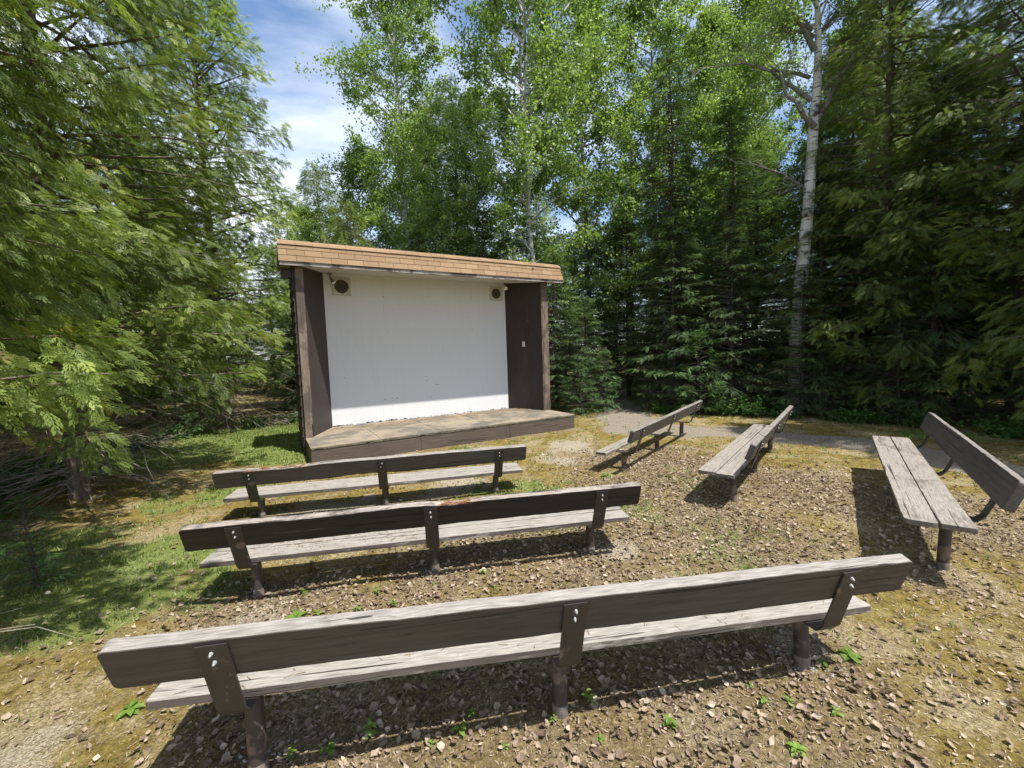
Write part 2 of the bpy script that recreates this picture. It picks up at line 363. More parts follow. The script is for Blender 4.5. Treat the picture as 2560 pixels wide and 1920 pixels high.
GRS = [(-6.5, 10.5, 2.6, 1), (-7.5, 8.5, 1.6, .9), (-5.2, 8.6, 1.2, .9), (-4.2, 6.0, 1.0, .6), (-3.6, 3.6, 1.3, .9), (-5.0, 3.4, 1.6, .9), (1.8, 4.1, .9, .55), (2.3, 5.7, .6, .45), (0.2, 5.2, 1.2, .55),
       (-1.2, 7.7, 1.2, .5), (-3, 9, 1.2, .7), (8.3, 8.2, .8, .7), (9.5, 6, 1, .7), (-.6, 2.9, .5, .3), (-4.3, 8.0, .7, .8)]
def masks(x, y):
    pd = pathd(x, y)+(fbm(x, y, .9, 11)-.5)*1.1
    pm = np.clip((1.15-pd)/.5, 0, 1)
    n1 = fbm(x, y, .8, 21)-.5; n2 = fbm(x, y, .5, 31)-.5
    d = np.clip((blob(x, y, DIRT)+n1*1.3-.40)*1.7, 0, .85)
    g = np.clip((blob(x, y, GRS)+n2*1.1-.32)*2.6, 0, 1)
    l = np.clip((blob(x, y, LIT)+n1*.8-.25)*2, 0, 1)*(1-.92*pm)
    return pm, d, g, l
def axis(lo, hi, f0, f1, st, far):
    a = list(np.arange(f0, f1+1e-6, st)); s = st
    while a[-1] < far: s *= 1.13; a.append(a[-1]+s)
    s = st
    while a[0] > lo: s *= 1.13; a.insert(0, a[0]-s)
    return np.array(a)
xs = axis(-260, 0, -9.5, 10.5, .055, 260); ys = axis(-60, 0, .9, 15, .055, 420)
X, Y = np.meshgrid(xs, ys); nx, ny = len(xs), len(ys)
pm, dm, gm, lm = masks(X, Y)
Z = gz(X, Y)*np.clip(1.5-np.hypot(X, Y-6)/60, 0, 1)
V = np.stack([X, Y, Z], -1).reshape(-1, 3)
i = np.arange(ny-1)[:, None]*nx+np.arange(nx-1)[None]
F = np.stack([i, i+1, i+nx+1, i+nx], -1).reshape(-1, 4)
isp = (pathd(X, Y)+(fbm(X, Y, .9, 11)-.5)*1.1 < .95).reshape(-1)
fp = isp[F].all(1) & (np.abs(V[F[:, 0], 1]-9) < 19)
M_ground, t, o = newmat('forest_floor')
def attr(t, n): a = N(t, 'ShaderNodeAttribute', attribute_name=n); return a.outputs['Fac']
n1 = noise(t, 1.6, 6, .65); n2 = noise(t, 9, 6, .7); n3 = noise(t, 75, 5, .8); n4 = noise(t, 34, 6, .8, dist=.8)
def fuzz(a, k=1.5): return ramp(t, math_(t, 'ADD', a, math_(t, 'MULTIPLY', math_(t, 'SUBTRACT', n4, .5), k)), [(.38, (0, 0, 0)), (.62, (1, 1, 1))])
moss = ramp(t, math_(t, 'ADD', math_(t, 'MULTIPLY', n2, .6), math_(t, 'MULTIPLY', n4, .4)), [(.38, (.075, .055, .018)), (.5, (.185, .135, .036)), (.62, (.30, .24, .075))])
straw = ramp(t, n4, [(.36, (.12, .092, .045)), (.5, (.27, .22, .115)), (.64, (.46, .395, .25))])
base = mix(t, ramp(t, n1, [(.47, (0, 0, 0)), (.60, (1, 1, 1))]), moss, straw)
base = mix(t, math_(t, 'MULTIPLY', fuzz(attr(t, 'grass')), .8), base, ramp(t, n4, [(.3, (.07, .10, .024)), (.55, (.155, .22, .05)), (.75, (.29, .31, .11))]))
base = mix(t, math_(t, 'MULTIPLY', fuzz(attr(t, 'litter')), .55), base, ramp(t, n4, [(.36, (.06, .044, .03)), (.5, (.18, .14, .088)), (.66, (.38, .31, .215))]))
dirt = ramp(t, n3, [(.36, (.20, .17, .125)), (.52, (.36, .315, .24)), (.68, (.50, .445, .36))])
base = mix(t, math_(t, 'MULTIPLY', fuzz(attr(t, 'dirt')), .85), base, dirt)
pth = mix(t, ramp(t, n2, [(.3, (0, 0, 0)), (.7, (1, 1, 1))]), ramp(t, n3, [(.35, (.13, .11, .085)), (.65, (.26, .225, .18))]), ramp(t, n3, [(.35, (.20, .172, .135)), (.65, (.36, .315, .255))]))
base = mix(t, fuzz(attr(t, 'path'), 1.3), base, pth)
base = mix(t, ramp(t, n3, [(.36, (.9, .9, .9)), (.52, (0, 0, 0))]), base, mix(t, 1., base, (.42, .38, .34), 'MULTIPLY'))
bsdf(t, o, base, .95, math_(t, 'ADD', math_(t, 'MULTIPLY', n3, .5), n4), .8, .02, spec=.15)
def sub(name, sel):
    Fs = F[sel]; u, inv = np.unique(Fs, return_inverse=True)
    ob = mkobj(name, [(V[u], inv.reshape(Fs.shape), None)], M_ground, smooth=True, kind='structure')
    for nm, a in (('path', pm), ('dirt', dm), ('grass', gm), ('litter', lm)):
        at = ob.data.attributes.new(nm, 'FLOAT', 'POINT'); at.data.foreach_set('value', a.reshape(-1)[u].astype(np.float32))
    return ob
sub('ground', ~fp); sub('path', fp)

# ------------------------------------------------------------ stage
SX, SY, SA = -1.034, 8.7843, .5228
stage = empty('outdoor_stage', (SX, SY, 0), SA, label='small open-fronted wooden stage with white screen wall and tan shingle roof', cat='stage')
def part(name, parts, mat, par=stage, **k): return mkobj(name, parts, mat, par, **k)
ZP = .341
def jag(a, b, n, amp): return list(np.linspace(a, b, n)), rng.normal(0, amp, n)
deckp = []
for (a, b) in ((-2.93, -1.71), (-1.702, -.49), (-.482, .73), (.738, 1.95), (1.958, 2.93)):
    for (c0, c1) in ((-.012, 1.2), (1.206, 2.44)):
        dz = rng.normal(0, .0025); deckp.append(box(a, b, c0, c1, ZP-.022+dz, ZP+dz, .002))
part('deck', deckp, M_deck)
part('platform_frame', [box(-2.90, 2.90, .05, 2.5, -.15, ZP-.024)], M_fascia)
for (a, b, z) in ((-2.925, -.94, 0), (-.935, 1.10, .004), (1.106, 2.925, -.003)):
    xs_ = np.linspace(a, b, 26); low = [(x, -.12) for x in xs_]
    hi = [(x, ZP-.052+z+abs(rng.normal(0, .004))) for x in xs_[::-1]]
    part('front_board', [prism(low+hi, .008, .046, (0, 2, 1), .002)], M_fascia)
part('edge_strip', [box(-2.915, 2.92, .004, .049, ZP-.047, ZP-.0235, .002)], M_edge)
part('side_board', [box(-2.928, -2.903, .05, 2.5, -.12, ZP-.03)], M_fascia)
part('side_board', [box(2.903, 2.928, .05, 2.5, -.12, ZP-.03)], M_fascia)
# screen wall
UW = 2.14
scr = part('screen', [box(-2.36, 2.36, UW, UW+.03, ZP+.002, 3.80, .001)], M_screen)
part('seam_strip', [box(-1.02, -1.015, UW-.0015, UW-.0002, 2.9, 3.72, .0002)], M_vent, scr)
P = []
for cx, cy, r_ in [(530, 1050, .016), (788, 1193, .02), (838, 1187, .013), (868, 1187, .022), (995, 1187, .012), (1097, 1183, .014), (1070, 1045, .012), (1070, 1072, .016), (1135, 1097, .02), (1155, 1098, .009), (817, 524, .018), (827, 745, .014), (1390, 740, .015), (1037, 415, .014), (1105, 525, .01), (463, 515, .014), (1165, 1150, .008), (1385, 530, .012)]:
    q = (cx-430)/1172; f = q/(1.237-.237*q); v_ = -2.3+4.57*f; yb = 1378-118*q; yt = 375+72*q; z_ = ZP+(yb-cy)/(yb-yt)*3.43
    a = np.linspace(0, 2*np.pi, 7, endpoint=False); rr_ = r_*rng.uniform(.5, 1.1, 7)*.8
    P.append(prism([(v_+x_*math.cos(b_)*1.2, z_+x_*math.sin(b_)*.75) for x_, b_ in zip(rr_, a)], UW-.0016, UW-.0004, (0, 2, 1)))
for k in range(120):
    v_ = -2.28+4.5*rng.random()**1.5; r_ = rng.uniform(.005, .022)*(1.6 if -1.6 < v_ < -.6 else 1); a = np.linspace(0, 2*np.pi, 6, endpoint=False); rr_ = r_*rng.uniform(.4, 1.2, 6)
    P.append(prism([(v_+x_*math.cos(b_)*1.7, ZP+.006+abs(x_*math.sin(b_)*1.2)+(b_ > 3.1)*-.003+abs(rng.normal(0, .003))) for x_, b_ in zip(rr_, a)], UW-.0016-.0002*(k % 5), UW-.0004, (0, 2, 1)))
part('chipped_paint', P, M_dark, scr, kind='stuff')
part('rear_wall', [box(-2.9, 2.9, UW+.12, UW+.16, -.1, 3.9)], M_sidewall)
# splayed side walls
def wallprism(poly, z0, z1): return prism(poly, z0, z1, (0, 1, 2), 0)
part('side_wall', [wallprism([(-2.78, 1.12), (-2.30, UW-.003), (-2.33, UW+.05), (-2.81, 1.14)], ZP+.002, 3.80)], M_sidewall)
part('side_wall', [wallprism([(2.81, 1.12), (2.84, 1.14), (2.33, UW+.05), (2.29, UW-.003)], ZP+.002, 3.80)], M_sidewall)
# outer walls with lapped siding
for s in (-1, 1):
    P = []
    x0 = 2.955
    for k in range(19):
        z = -.05+k*.205; y1 = UW+.2
        a, b = s*(x0-.02), s*(x0+.012)
        pr_ = [(s*(x0-.03), 1.12), (s*(x0+.001), 1.12), (s*(x0+.001), y1), (s*(x0-.03), y1)]
        V_, F_ = wallprism(pr_, z, z+.2)
        lo = (V_[:, 2] < z+.01) & (abs(V_[:, 0]) > x0-.005); V_[lo, 0] += s*(.016+rng.uniform(0, .012)); V_[lo, 1] += np.where(V_[lo, 1] < 1.5, rng.uniform(-.012, .004), 0)
        P.append((V_, F_))
    part('outer_wall', P, M_sidewall)
part('post', [box(-2.925, -2.775, 1.07, 1.118, ZP+.26, 3.70, .004), box(-2.925, -2.80, 1.071, 1.118, ZP+.002, ZP+.256, .004)], M_post)
part('post', [box(2.80, 2.975, 1.07, 1.118, ZP+.002, 3.70, .004)], M_post)
part('corner_trim', [box(2.775, 2.797, 1.085, 1.115, ZP+.002, 3.70, .003)], M_post)
# roof
UE = .87
part('soffit', [prism([(UE+.03, 3.675), (UW+.02, 3.79), (UW+.02, 3.812), (UE+.03, 3.70)], -3.14, 3.30, (1, 2, 0))], M_soffit)
part('fascia', [box(-3.175, 3.335, UE-.005, UE+.025, 3.655, 3.735, .003)], M_eave)
part('beam', [box(-3.15, -2.93, 1.14, 1.26, 3.46, 3.66)], M_sidewall)
roof = part('roof', [prism([(UE+.03, 3.72), (1.0, 4.09), (1.35, 4.20), (2.45, 3.98), (2.45, 3.82), (UE+.03, 3.705)], -3.17, 3.32, (1, 2, 0))], M_eave)
ang = math.atan2(4.10-3.735, 1.0-UE)
P = []
for r in range(3):
    s0 = r*.128; x = -3.185-(.155 if r % 2 else 0)
    while x < 3.33:
        w_ = .303; a, b = max(x, -3.185), min(x+w_-.0045, 3.335-r*.008)
        if b-a > .02:
            dz = rng.normal(0, .002)
            V_, F_ = box(a, b, 0, .011, 0, .142+rng.normal(0, .0015), .0015)   # y=thickness, z=up the slope
            th = V_[:, 1]-(V_[:, 2]/.142)*.010+dz*.3; h = s0+V_[:, 2]
            W_ = np.stack([V_[:, 0], UE-.012+h*math.cos(ang)-(th+.004)*math.sin(ang), 3.728+h*math.sin(ang)+th*math.cos(ang)*.2], 1)
            P.append((W_, F_, np.clip(rng.normal(.5, .24), 0, 1)))
        x += w_
x = -3.185
while x < 3.3:                                    # ridge caps folded over the break
    w_ = .30; a, b = x, min(x+w_-.004, 3.325); lift = rng.uniform(0, .006)
    prof = [(.955, 4.055), (1.0-.006, 4.108), (1.02, 4.128), (1.30, 4.215), (1.30, 4.20), (1.02, 4.112), (1.004, 4.098), (.967, 4.05)]
    if b-a > .03:
        V_, F_ = prism([(p[0]-.014, p[1]+lift) for p in prof], a, b, (1, 2, 0)); P.append((V_, F_, np.clip(rng.normal(.45, .2), 0, 1)))
    x += w_
part('shingles', P, M_shingle, roof)
# speakers set in the screen
def speaker(v, z, s, rr):
    sp_ = part('speaker', [box(v-s/2, v+s/2, UW-.028, UW-.001, z-s/2, z+s/2, .005)], M_vent)
    a = np.linspace(0, 2*np.pi, 36, endpoint=False)
    part('speaker_cone', [prism([(v+rr*math.cos(q), z+rr*math.sin(q)) for q in a], UW-.031, UW-.0285, (0, 2, 1))], M_dark, sp_)
    w_ = []
    y = UW-.036
    for k in np.arange(-rr+.012, rr, .028):
        h = math.sqrt(max(rr*rr-k*k, 0))
        for (dx, dz) in ((1, .5), (1, -.5)):
            n_ = math.hypot(dx, dz); dx_, dz_ = dx/n_, dz/n_
            c0 = np.array([v-dz_*k, y, z+dx_*k]); w_.append(sticks(c0-np.array([dx_*h, 0, dz_*h]), c0+np.array([dx_*h, 0, dz_*h]), .0028, .0028))
    part('grille', w_, M_mesh, sp_)
    rim = [[v+(rr+.004)*math.cos(q), y, z+(rr+.004)*math.sin(q)] for q in np.linspace(0, 2*np.pi, 41)]
    part('rim', [tube(rim, .006, 6)]+[box(v+i*s*.43-.006, v+i*s*.43+.006, UW-.034, UW-.027, z-s*.42, z+s*.42, .001) for i in (-1, 1)]
         + [box(v-s*.42, v+s*.42, UW-.034, UW-.027, z+i*s*.43-.006, z+i*s*.43+.006, .001) for i in (-1, 1)], M_vent, sp_)
speaker(-1.93, 3.50, .40, .152); speaker(2.0, 3.50, .37, .135)
def spot(v, u, z, aim):
    a = np.array(aim)/np.linalg.norm(aim); p0 = np.array([v, u, z]); el = p0+np.array([0, -.01, -.07])
    s = part('spotlight', [tube([p0, p0-[0, 0, .02]], .05, 14), tube([p0, el, el+a*.05], [.014, .014, .02], 8), tube([el+a*.04, el+a*.10, el+a*.16], [.025, .034, .058], 14)], M_lamp)
    part('lamp_face', [tube([el+a*.162, el+a*.168, el+a*.176], [.052, .045, .02], 14)], M_glass, s)
spot(-2.18, 1.98, 3.755, (.35, -.25, -.75)); spot(2.2, 1.95, 3.755, (-.25, -.55, -.35))
part('switch_plate', [prism([(2.50, 1.63), (2.535, 1.56), (2.525, 1.555), (2.49, 1.625)], 2.04, 2.18)], M_plate)

# ------------------------------------------------------------ benches
ZT, UB, ZB, TB, US, ZS, SD, UL, LV = .7521, .0675, .558, .06, .2284, .3841, .4025, .3284, 1.4551
def board_outline(Ln, w_, r, jit, nseg=70, bites=()):
    """outline in (length, width) with rounded corners and a worn edge"""
    P = []
    xs_ = np.linspace(-Ln/2+r, Ln/2-r, nseg)
    def wob(n, a):
        q = np.cumsum(rng.normal(0, a, n)); q -= np.linspace(q[0], q[-1], n); return q*.35+rng.normal(0, a*.5, n)
    b0, b1 = wob(nseg, jit), wob(nseg, jit)
    for (side, xa, xb, dep) in bites:
        m = np.clip(1-np.abs((xs_-(xa+xb)/2)/((xb-xa)/2))**2, 0, 1)*dep*(.7+.5*rng.random(nseg))
        if side == 0: b0 = b0+m
        else: b1 = b1-m
    for x, d in zip(xs_, b0): P.append((x, d))
    for a in (-60, -30, 0): P.append((Ln/2-r+r*math.cos(R_(a)), r+r*math.sin(R_(a))))
    for a in (0, 30, 60): P.append((Ln/2-r+r*math.cos(R_(a)), w_-r+r*math.sin(R_(a))))
    for x, d in list(zip(xs_, b1))[::-1]: P.append((x, w_+d))
    for a in (120, 150, 180): P.append((-Ln/2+r+r*math.cos(R_(a)), w_-r+r*math.sin(R_(a))))
    for a in (180, 210, 240): P.append((-Ln/2+r+r*math.cos(R_(a)), r+r*math.sin(R_(a))))
    return P
def orient(Vf, org, A, B, C):
    """(len,width,thick) -> org + len*A + width*B + thick*C"""
    V_, F_ = Vf; A, B, C = map(lambda q: np.array(q, float), (A, B, C))
    W_ = np.array(org)+V_[:, :1]*A+V_[:, 1:2]*B+V_[:, 2:]*C
    return (W_, F_)
def bench(x, y, z, a, Ln, tilt, lean, label, mb, ms, spec):
    b = empty('bench', (x, y, 0), a, label=label, cat='bench', group='timber benches on steel legs')
    sh = lambda h: -lean*h
    def zz(v): return z+tilt*v
    A = np.array([1, 0, tilt])
    # backrest
    dn = np.array([0, UB, ZB-ZT]); hb = np.linalg.norm(dn); dn /= hb; nf = np.array([0, -dn[2], dn[1]]); 
    if nf[1] < 0: nf = -nf
    hb *= spec.get('bh', 1)
    top = np.array([0, sh(ZT), z+ZT])
    ol = board_outline(Ln, hb, .024, .0022, bites=spec.get('back', ()))
    ol = [(p, hb-q) for p, q in ol][::-1]
    if 'split' in spec:       # the board is sawn or broken into two lengths
        xs_ = spec['split']
        ps = []
        for lo, hi in ((-9, xs_-.006), (xs_+.006, 9)):
            ps.append(orient(prism([(min(max(p, lo), hi), q) for p, q in ol], 0, TB, (0, 1, 2), .003), top, A, dn, nf))
        mkobj('backrest', ps, mb, b)
    else:
        mkobj('backrest', [orient(prism(ol, 0, TB, (0, 1, 2), .003), top, A, dn, nf)], mb, b)
    # seat planks
    wpl = SD/2-.005
    for k in range(2):
        if k in spec.get('missing', ()): continue
        ol = board_outline(Ln, wpl, .03 if k == 1 else .01, .0018, bites=spec.get('seat%d' % k, ()))
        org = np.array([rng.normal(0, .012), US+k*(wpl+.01)+sh(ZS), z+ZS-.042])
        mkobj('seat_plank', [orient(prism(ol, 0, .042, (0, 1, 2), .003), org, A, (0, 1, 0), (0, 0, 1))], ms, b)
    zb = ZS-.046; ub_b = UB+(ZB-zb)*UB/(ZT-ZB)       # foot of the upright strap
    for s in (-1, 0, 1):
        v = s*LV; zv = zz(v); wv = .055
        t_ = .009
        p0 = np.array([v, sh(.73)+.008, zv+.73]); 
        # strap profile in (u,z), bent under the seat
        uo = [(.006, .735), (ub_b-.006, zb+.035), (ub_b+.03, zb-.001), (US+SD-.05, zb-.001)]
        pts_o = [(p[0]-(.0 if i_ < 2 else 0), p[1]) for i_, p in enumerate(uo)]
        inner = [(p[0]+(-t_ if i_ < 2 else -t_*.3), p[1]-(0 if i_ < 2 else t_)) for i_, p in enumerate(uo)]
        prof = pts_o+inner[::-1]
        Vv, Ff = prism([(p[0]-.0012, p[1]) for p in prof], -wv, wv, (1, 2, 0))
        Vv[:, 1] += sh(Vv[:, 2]); Vv[:, 2] += zv; Vv[:, 0] += v
        br = mkobj('bracket', [fixn2(Vv, Ff)], M_steel, b)
        for dz_ in (.70, .655):
            uu = (ZT-dz_)*UB/(ZT-ZB)-t_-.002; L0 = np.array([v+rng.normal(0, .004), uu+sh(dz_), zv+dz_])
            mkobj('bolt', [tube([L0+nf*.0, L0-nf*.010], .0078, 6), tube([L0-nf*.01, L0-nf*.018], .0045, 8)], M_bolt, br)
        lx = Vector((v, UL)); ca, sa_ = math.cos(a), math.sin(a)
        gx, gy = x+v*ca-UL*sa_, y+v*sa_+UL*ca; g0 = float(gz(gx, gy))
        nx_, ny_ = rng.normal(0, .006, 2)
        lg = mkobj('leg', [tube([(v+nx_, UL+ny_, g0-.12), (v+nx_*.5, UL+ny_*.5, g0+.1), (v, UL+sh(.3), zv+zb-.0115)], .040, 18), box(v-.06, v+.06, UL+sh(.3)-.06, UL+sh(.3)+.06, zv+zb-.0145, zv+zb-.0105, .001)], M_leg, b, smooth=False)
        mkobj('worn_foot', [tube([(v+nx_, UL+ny_, g0-.1), (v+nx_*.8, UL+ny_*.8, g0+.03), (v+nx_*.6, UL+ny_*.6, g0+.05+rng.uniform(0, .03))], [.043, .0425, .041], 18)], M_collar, lg)
    return b
def fixn2(V_, F_): return (V_, F_)
BN = {'A': (.256, 1.757, .043, .176, 3.669, -.028, -.044), 'B': (-.688, 3.32, -.066, .168, 3.635, .006, .014), 'C': (-1.615, 5.047, -.092, .22, 3.638, .004, .021),
      'D': (2.899, 7.504, -.039, .894, 3.659, .014, .011), 'E': (3.823, 5.957, .038, .89, 3.658, -.002, -.031), 'F': (4.651, 4.311, .116, .916, 3.706, -.001, .033)}
bench(*BN['A'][:2], BN['A'][2], BN['A'][3], BN['A'][4], BN['A'][5], BN['A'][6], 'long bench nearest the camera, peeling pale seat and grey-topped brown backrest', M_back, M_seat, {})
bB = bench(*BN['B'][:2], BN['B'][2], BN['B'][3], BN['B'][4], BN['B'][5], BN['B'][6], 'dark brown bench with splintered backrest top, second row from the camera', M_backdark, M_seat, {'back': [(1, .0, .35, .022), (1, -1.2, -.5, .012)]})
bC = bench(*BN['C'][:2], BN['C'][2], BN['C'][3], BN['C'][4], BN['C'][5], BN['C'][6], 'bench closest to the stage front, with rotten ragged edges', M_back, M_seat, {'back': [(1, -1.5, -.7, .02), (0, -.6, .2, .02)], 'seat0': [(0, -1.75, -.5, .015)]})
bench(*BN['D'][:2], BN['D'][2], BN['D'][3], BN['D'][4], BN['D'][5], BN['D'][6], 'bench missing its rear seat plank, beside the path right of the stage', M_backgrey, M_seatgrey, {'missing': (0,)})
bench(*BN['E'][:2], BN['E'][2], BN['E'][3], BN['E'][4], BN['E'][5], BN['E'][6], 'greyed bench with chipped plank end, middle one of the three angled benches', M_backgrey, M_seatgrey, {'split': -1.28, 'seat1': [(0, 1.6, 1.85, .05)]})
bench(*BN['F'][:2], BN['F'][2], BN['F'][3], BN['F'][4], BN['F'][5], BN['F'][6], 'rightmost bench with wide grey two-plank seat and shaded backrest', M_backgrey, M_seatgrey, {'bh': 1.15})

M_split, t, o = newmat('fresh_split_wood'); n = noise(t, 12, 5, .7, (1, 12, 12)); bsdf(t, o, ramp(t, n, [(.35, (.10, .05, .03)), (.6, (.34, .17, .08)), (.8, (.50, .34, .20))]), .85, n, .5, .004)
for b_, n_, v0, v1, k_ in ((bB, 'B', .10, .42, 26), (bB, 'B', .92, 1.06, 6), (bC, 'C', -1.55, -.75, 22)):
    z_, tl, ln_ = BN[n_][2], BN[n_][5], BN[n_][6]; P = []
    for k in range(k_):
        v = rng.uniform(v0, v1); l_ = rng.uniform(.04, .14); u_ = rng.uniform(-.002, .035)-ln_*ZT; h_ = z_+tl*v+ZT-.004+rng.uniform(-.012, .012)+.3*max(u_, 0)
        P.append(tube([(v-l_/2, u_, h_), (v, u_+.004, h_+rng.uniform(.002, .012)), (v+l_/2, u_+.006, h_-.003)], [.002, rng.uniform(.004, .008), .001], 4))
    mkobj('splintered_wood', P, M_split, b_, kind='stuff')
# ------------------------------------------------------------ vegetation generators
def frond_tpl(npair, ln, ang, wd, wl, seed, curve=.12, dbl=False):
    """flat spray of narrow leaflets, (q,4,3): x length, y side, z up"""
    g = np.random.default_rng(seed); Q = []
    def rh(p, d, l, w_):
        d = d/np.linalg.norm(d); n_ = np.array([0, 0, 1.]); s_ = np.cross(n_, d)
        Q.append([p, p+d*l*.45+s_*w_, p+d*l, p+d*l*.45-s_*w_])
    rh(np.zeros(3), np.array([1., 0, 0]), ln, wd*.6)
    for i_ in range(npair):
        t_ = (i_+.6)/(npair+.4)
        for s_ in (-1, 1):
            a_ = R_(ang+g.normal(0, 6)); l_ = wl*(1-t_*.75)*(.75+.4*g.random())*(min(1, t_*4+.35))
            d = np.array([math.cos(a_), s_*math.sin(a_), -.1*g.random()]); p = np.array([ln*t_, 0, 0]); rh(p, d, l_, wd*(1-.3*t_))
            if dbl:
                for k in (.35, .65):
                    d2 = np.array([math.cos(a_*.25), s_*math.sin(a_*.25), -.05]); rh(p+d*l_*k, d2, l_*.45, wd*.7)
    Q = np.array(Q); Q[..., 2] -= curve*Q[..., 0]**2/ln+.25*np.abs(Q[..., 1])**2/ln
    return Q
def place(tpls, P, D, U, S, var):
    """instances of the templates baked into one mesh part list"""
    n = len(P); D = D/(np.linalg.norm(D, axis=1)[:, None]+1e-9)
    Yv = np.cross(U, D); Yv /= np.linalg.norm(Yv, axis=1)[:, None]+1e-9; Zv = np.cross(D, Yv)
    k = rng.integers(0, len(tpls), n); out_ = []
    for j, T in enumerate(tpls):
        m = k == j; c_ = m.sum()
        if not c_: continue
        q = T.reshape(-1, 3); R3 = np.stack([D[m], Yv[m], Zv[m]], 1)      # rows are axes
        W_ = P[m][:, None]+np.einsum('qi,nij->nqj', q, R3)*S[m][:, None, None]
        nv = len(q); F_ = np.arange(c_*nv).reshape(-1, 4)
        out_.append((W_.reshape(-1, 3), F_, np.repeat(var[m], nv)))
    return out_
CT = [frond_tpl(6, .21, 40, .0075, .10, s, .3, True) for s in range(5)]
CTF = [frond_tpl(6, .22, 38, .0062, .09, s+9, .35, s % 2 == 0) for s in range(4)]
ST = [frond_tpl(12, .30, 50, .0068, .070, s+20, .2) for s in range(4)]
def limb(p0, d0, ln, n, up, wander):
    P = [np.array(p0)]; d = np.array(d0, float)
    for i_ in range(n):
        d = d+np.array([0, 0, up])+rng.normal(0, wander, 3); d /= np.linalg.norm(d); P.append(P[-1]+d*ln/n)
    return np.array(P)
def chain_sticks(P, r0, r1):
    r = np.linspace(r0, r1, len(P)); return sticks(P[:-1], P[1:], r[:-1], r[1:])
def finish_tree(name, kind, wood, crown, mw, mc, extra=None):
    t_ = empty(name)
    mkobj('trunk', wood, mw, t_); mkobj('crown', crown, mc, t_)
    if extra: mkobj('dead_twigs', extra, M_twig, t_)
    return t_
def conifer(name, seed, H, Rm, base, nb, per, tpl, mw, mc, fs=1., droop=-.05, dens=1., dead=60, topf=.55, tr=.012, vmean=.45, start=.18, lift=.0, bare=.25, hang=-.12, blobr=.03):
    global rng; keep = rng; rng = np.random.default_rng(seed)
    wood = [tube([(0, 0, -.1), (rng.normal(0, .04), rng.normal(0, .04), H*.4), (rng.normal(0, .06), rng.normal(0, .06), H*.75), (0, 0, H)], [H*tr*1.15, H*tr*.8, H*tr*.4, .01], 8)]
    P_, D_, U_, S_, V_ = [], [], [], [], []
    for i_ in range(nb):
        f = (i_+rng.random())/nb; z = base+(H-base)*f**.92
        ln = Rm*((1-f)**topf*.95+.06)*rng.uniform(.72, 1.12)*(1-.25*max(0, .12-f)/.12)
        a = i_*2.399+rng.normal(0, .35); d0 = np.array([math.cos(a), math.sin(a), .28*f+lift+rng.normal(0, .08)])
        n_ = 7; L_ = limb((0, 0, z), d0, ln, n_, droop, .07)
        wood.append(chain_sticks(L_, .010+.012*ln, .004))
        bv = np.clip(rng.normal(vmean, .19), .03, .84)
        m = int(per*dens*(.35+ln/Rm)); tt = bare+(1-bare)*np.sqrt(rng.random(m)) ; tt = np.clip(tt, 0, .999)
        x = tt*n_; k = x.astype(int); p = L_[k]+(L_[k+1]-L_[k])*(x-k)[:, None]
        dr = L_[k+1]-L_[k]; dr /= np.linalg.norm(dr, axis=1)[:, None]
        lat = np.cross(dr, [0, 0, 1.]); lat /= np.linalg.norm(lat, axis=1)[:, None]+1e-9
        sgn = rng.choice([-1, 1], m)*rng.uniform(.2, 1.25, m); off = rng.uniform(0, 1, m)*(1-.75*tt)*ln*.33
        p = p+lat*(np.sign(sgn)*off)[:, None]+np.array([0, 0, 1])*(-off*.18+rng.normal(0, blobr, m))[:, None]
        P_.append(p); D_.append(dr+lat*sgn[:, None]+np.stack([rng.normal(0, .15, m)]*2+[rng.normal(hang, .2+abs(hang)*.4, m)], 1))
        up = np.stack([rng.normal(0, start*1.6, m), rng.normal(0, start*1.6, m), np.ones(m)], 1); U_.append(up)
        S_.append(fs*rng.uniform(.7, 1.25, m)*(.75+.25*(1-f))); V_.append(np.clip(bv+.28*(tt-.75)+rng.normal(0, .10, m), 0, 1))  # tone rises towards branch tips: lit tips painted into the foliage colour
    crown = place(tpl, np.concatenate(P_), np.concatenate(D_), np.concatenate(U_), np.concatenate(S_), np.concatenate(V_))
    ex = []
    for i_ in range(dead):
        z = rng.uniform(.25, max(base*1.6, 1.5)); a = rng.uniform(0, 6.28); ln = Rm*rng.uniform(.3, .8)
        L_ = limb((0, 0, z), (math.cos(a), math.sin(a), rng.normal(0, .15)), ln, 5, -.06, .16); ex.append(chain_sticks(L_, .009, .002))
        for k in range(3):
            j = rng.integers(1, 5); ex.append(chain_sticks(limb(L_[j], (math.cos(a)+rng.normal(0, .8), math.sin(a)+rng.normal(0, .8), rng.normal(0, .4)), ln*.35, 3, -.04, .25), .004, .001))
    rng = keep
    return finish_tree(name, 0, wood, crown, mw, mc, ex or None)
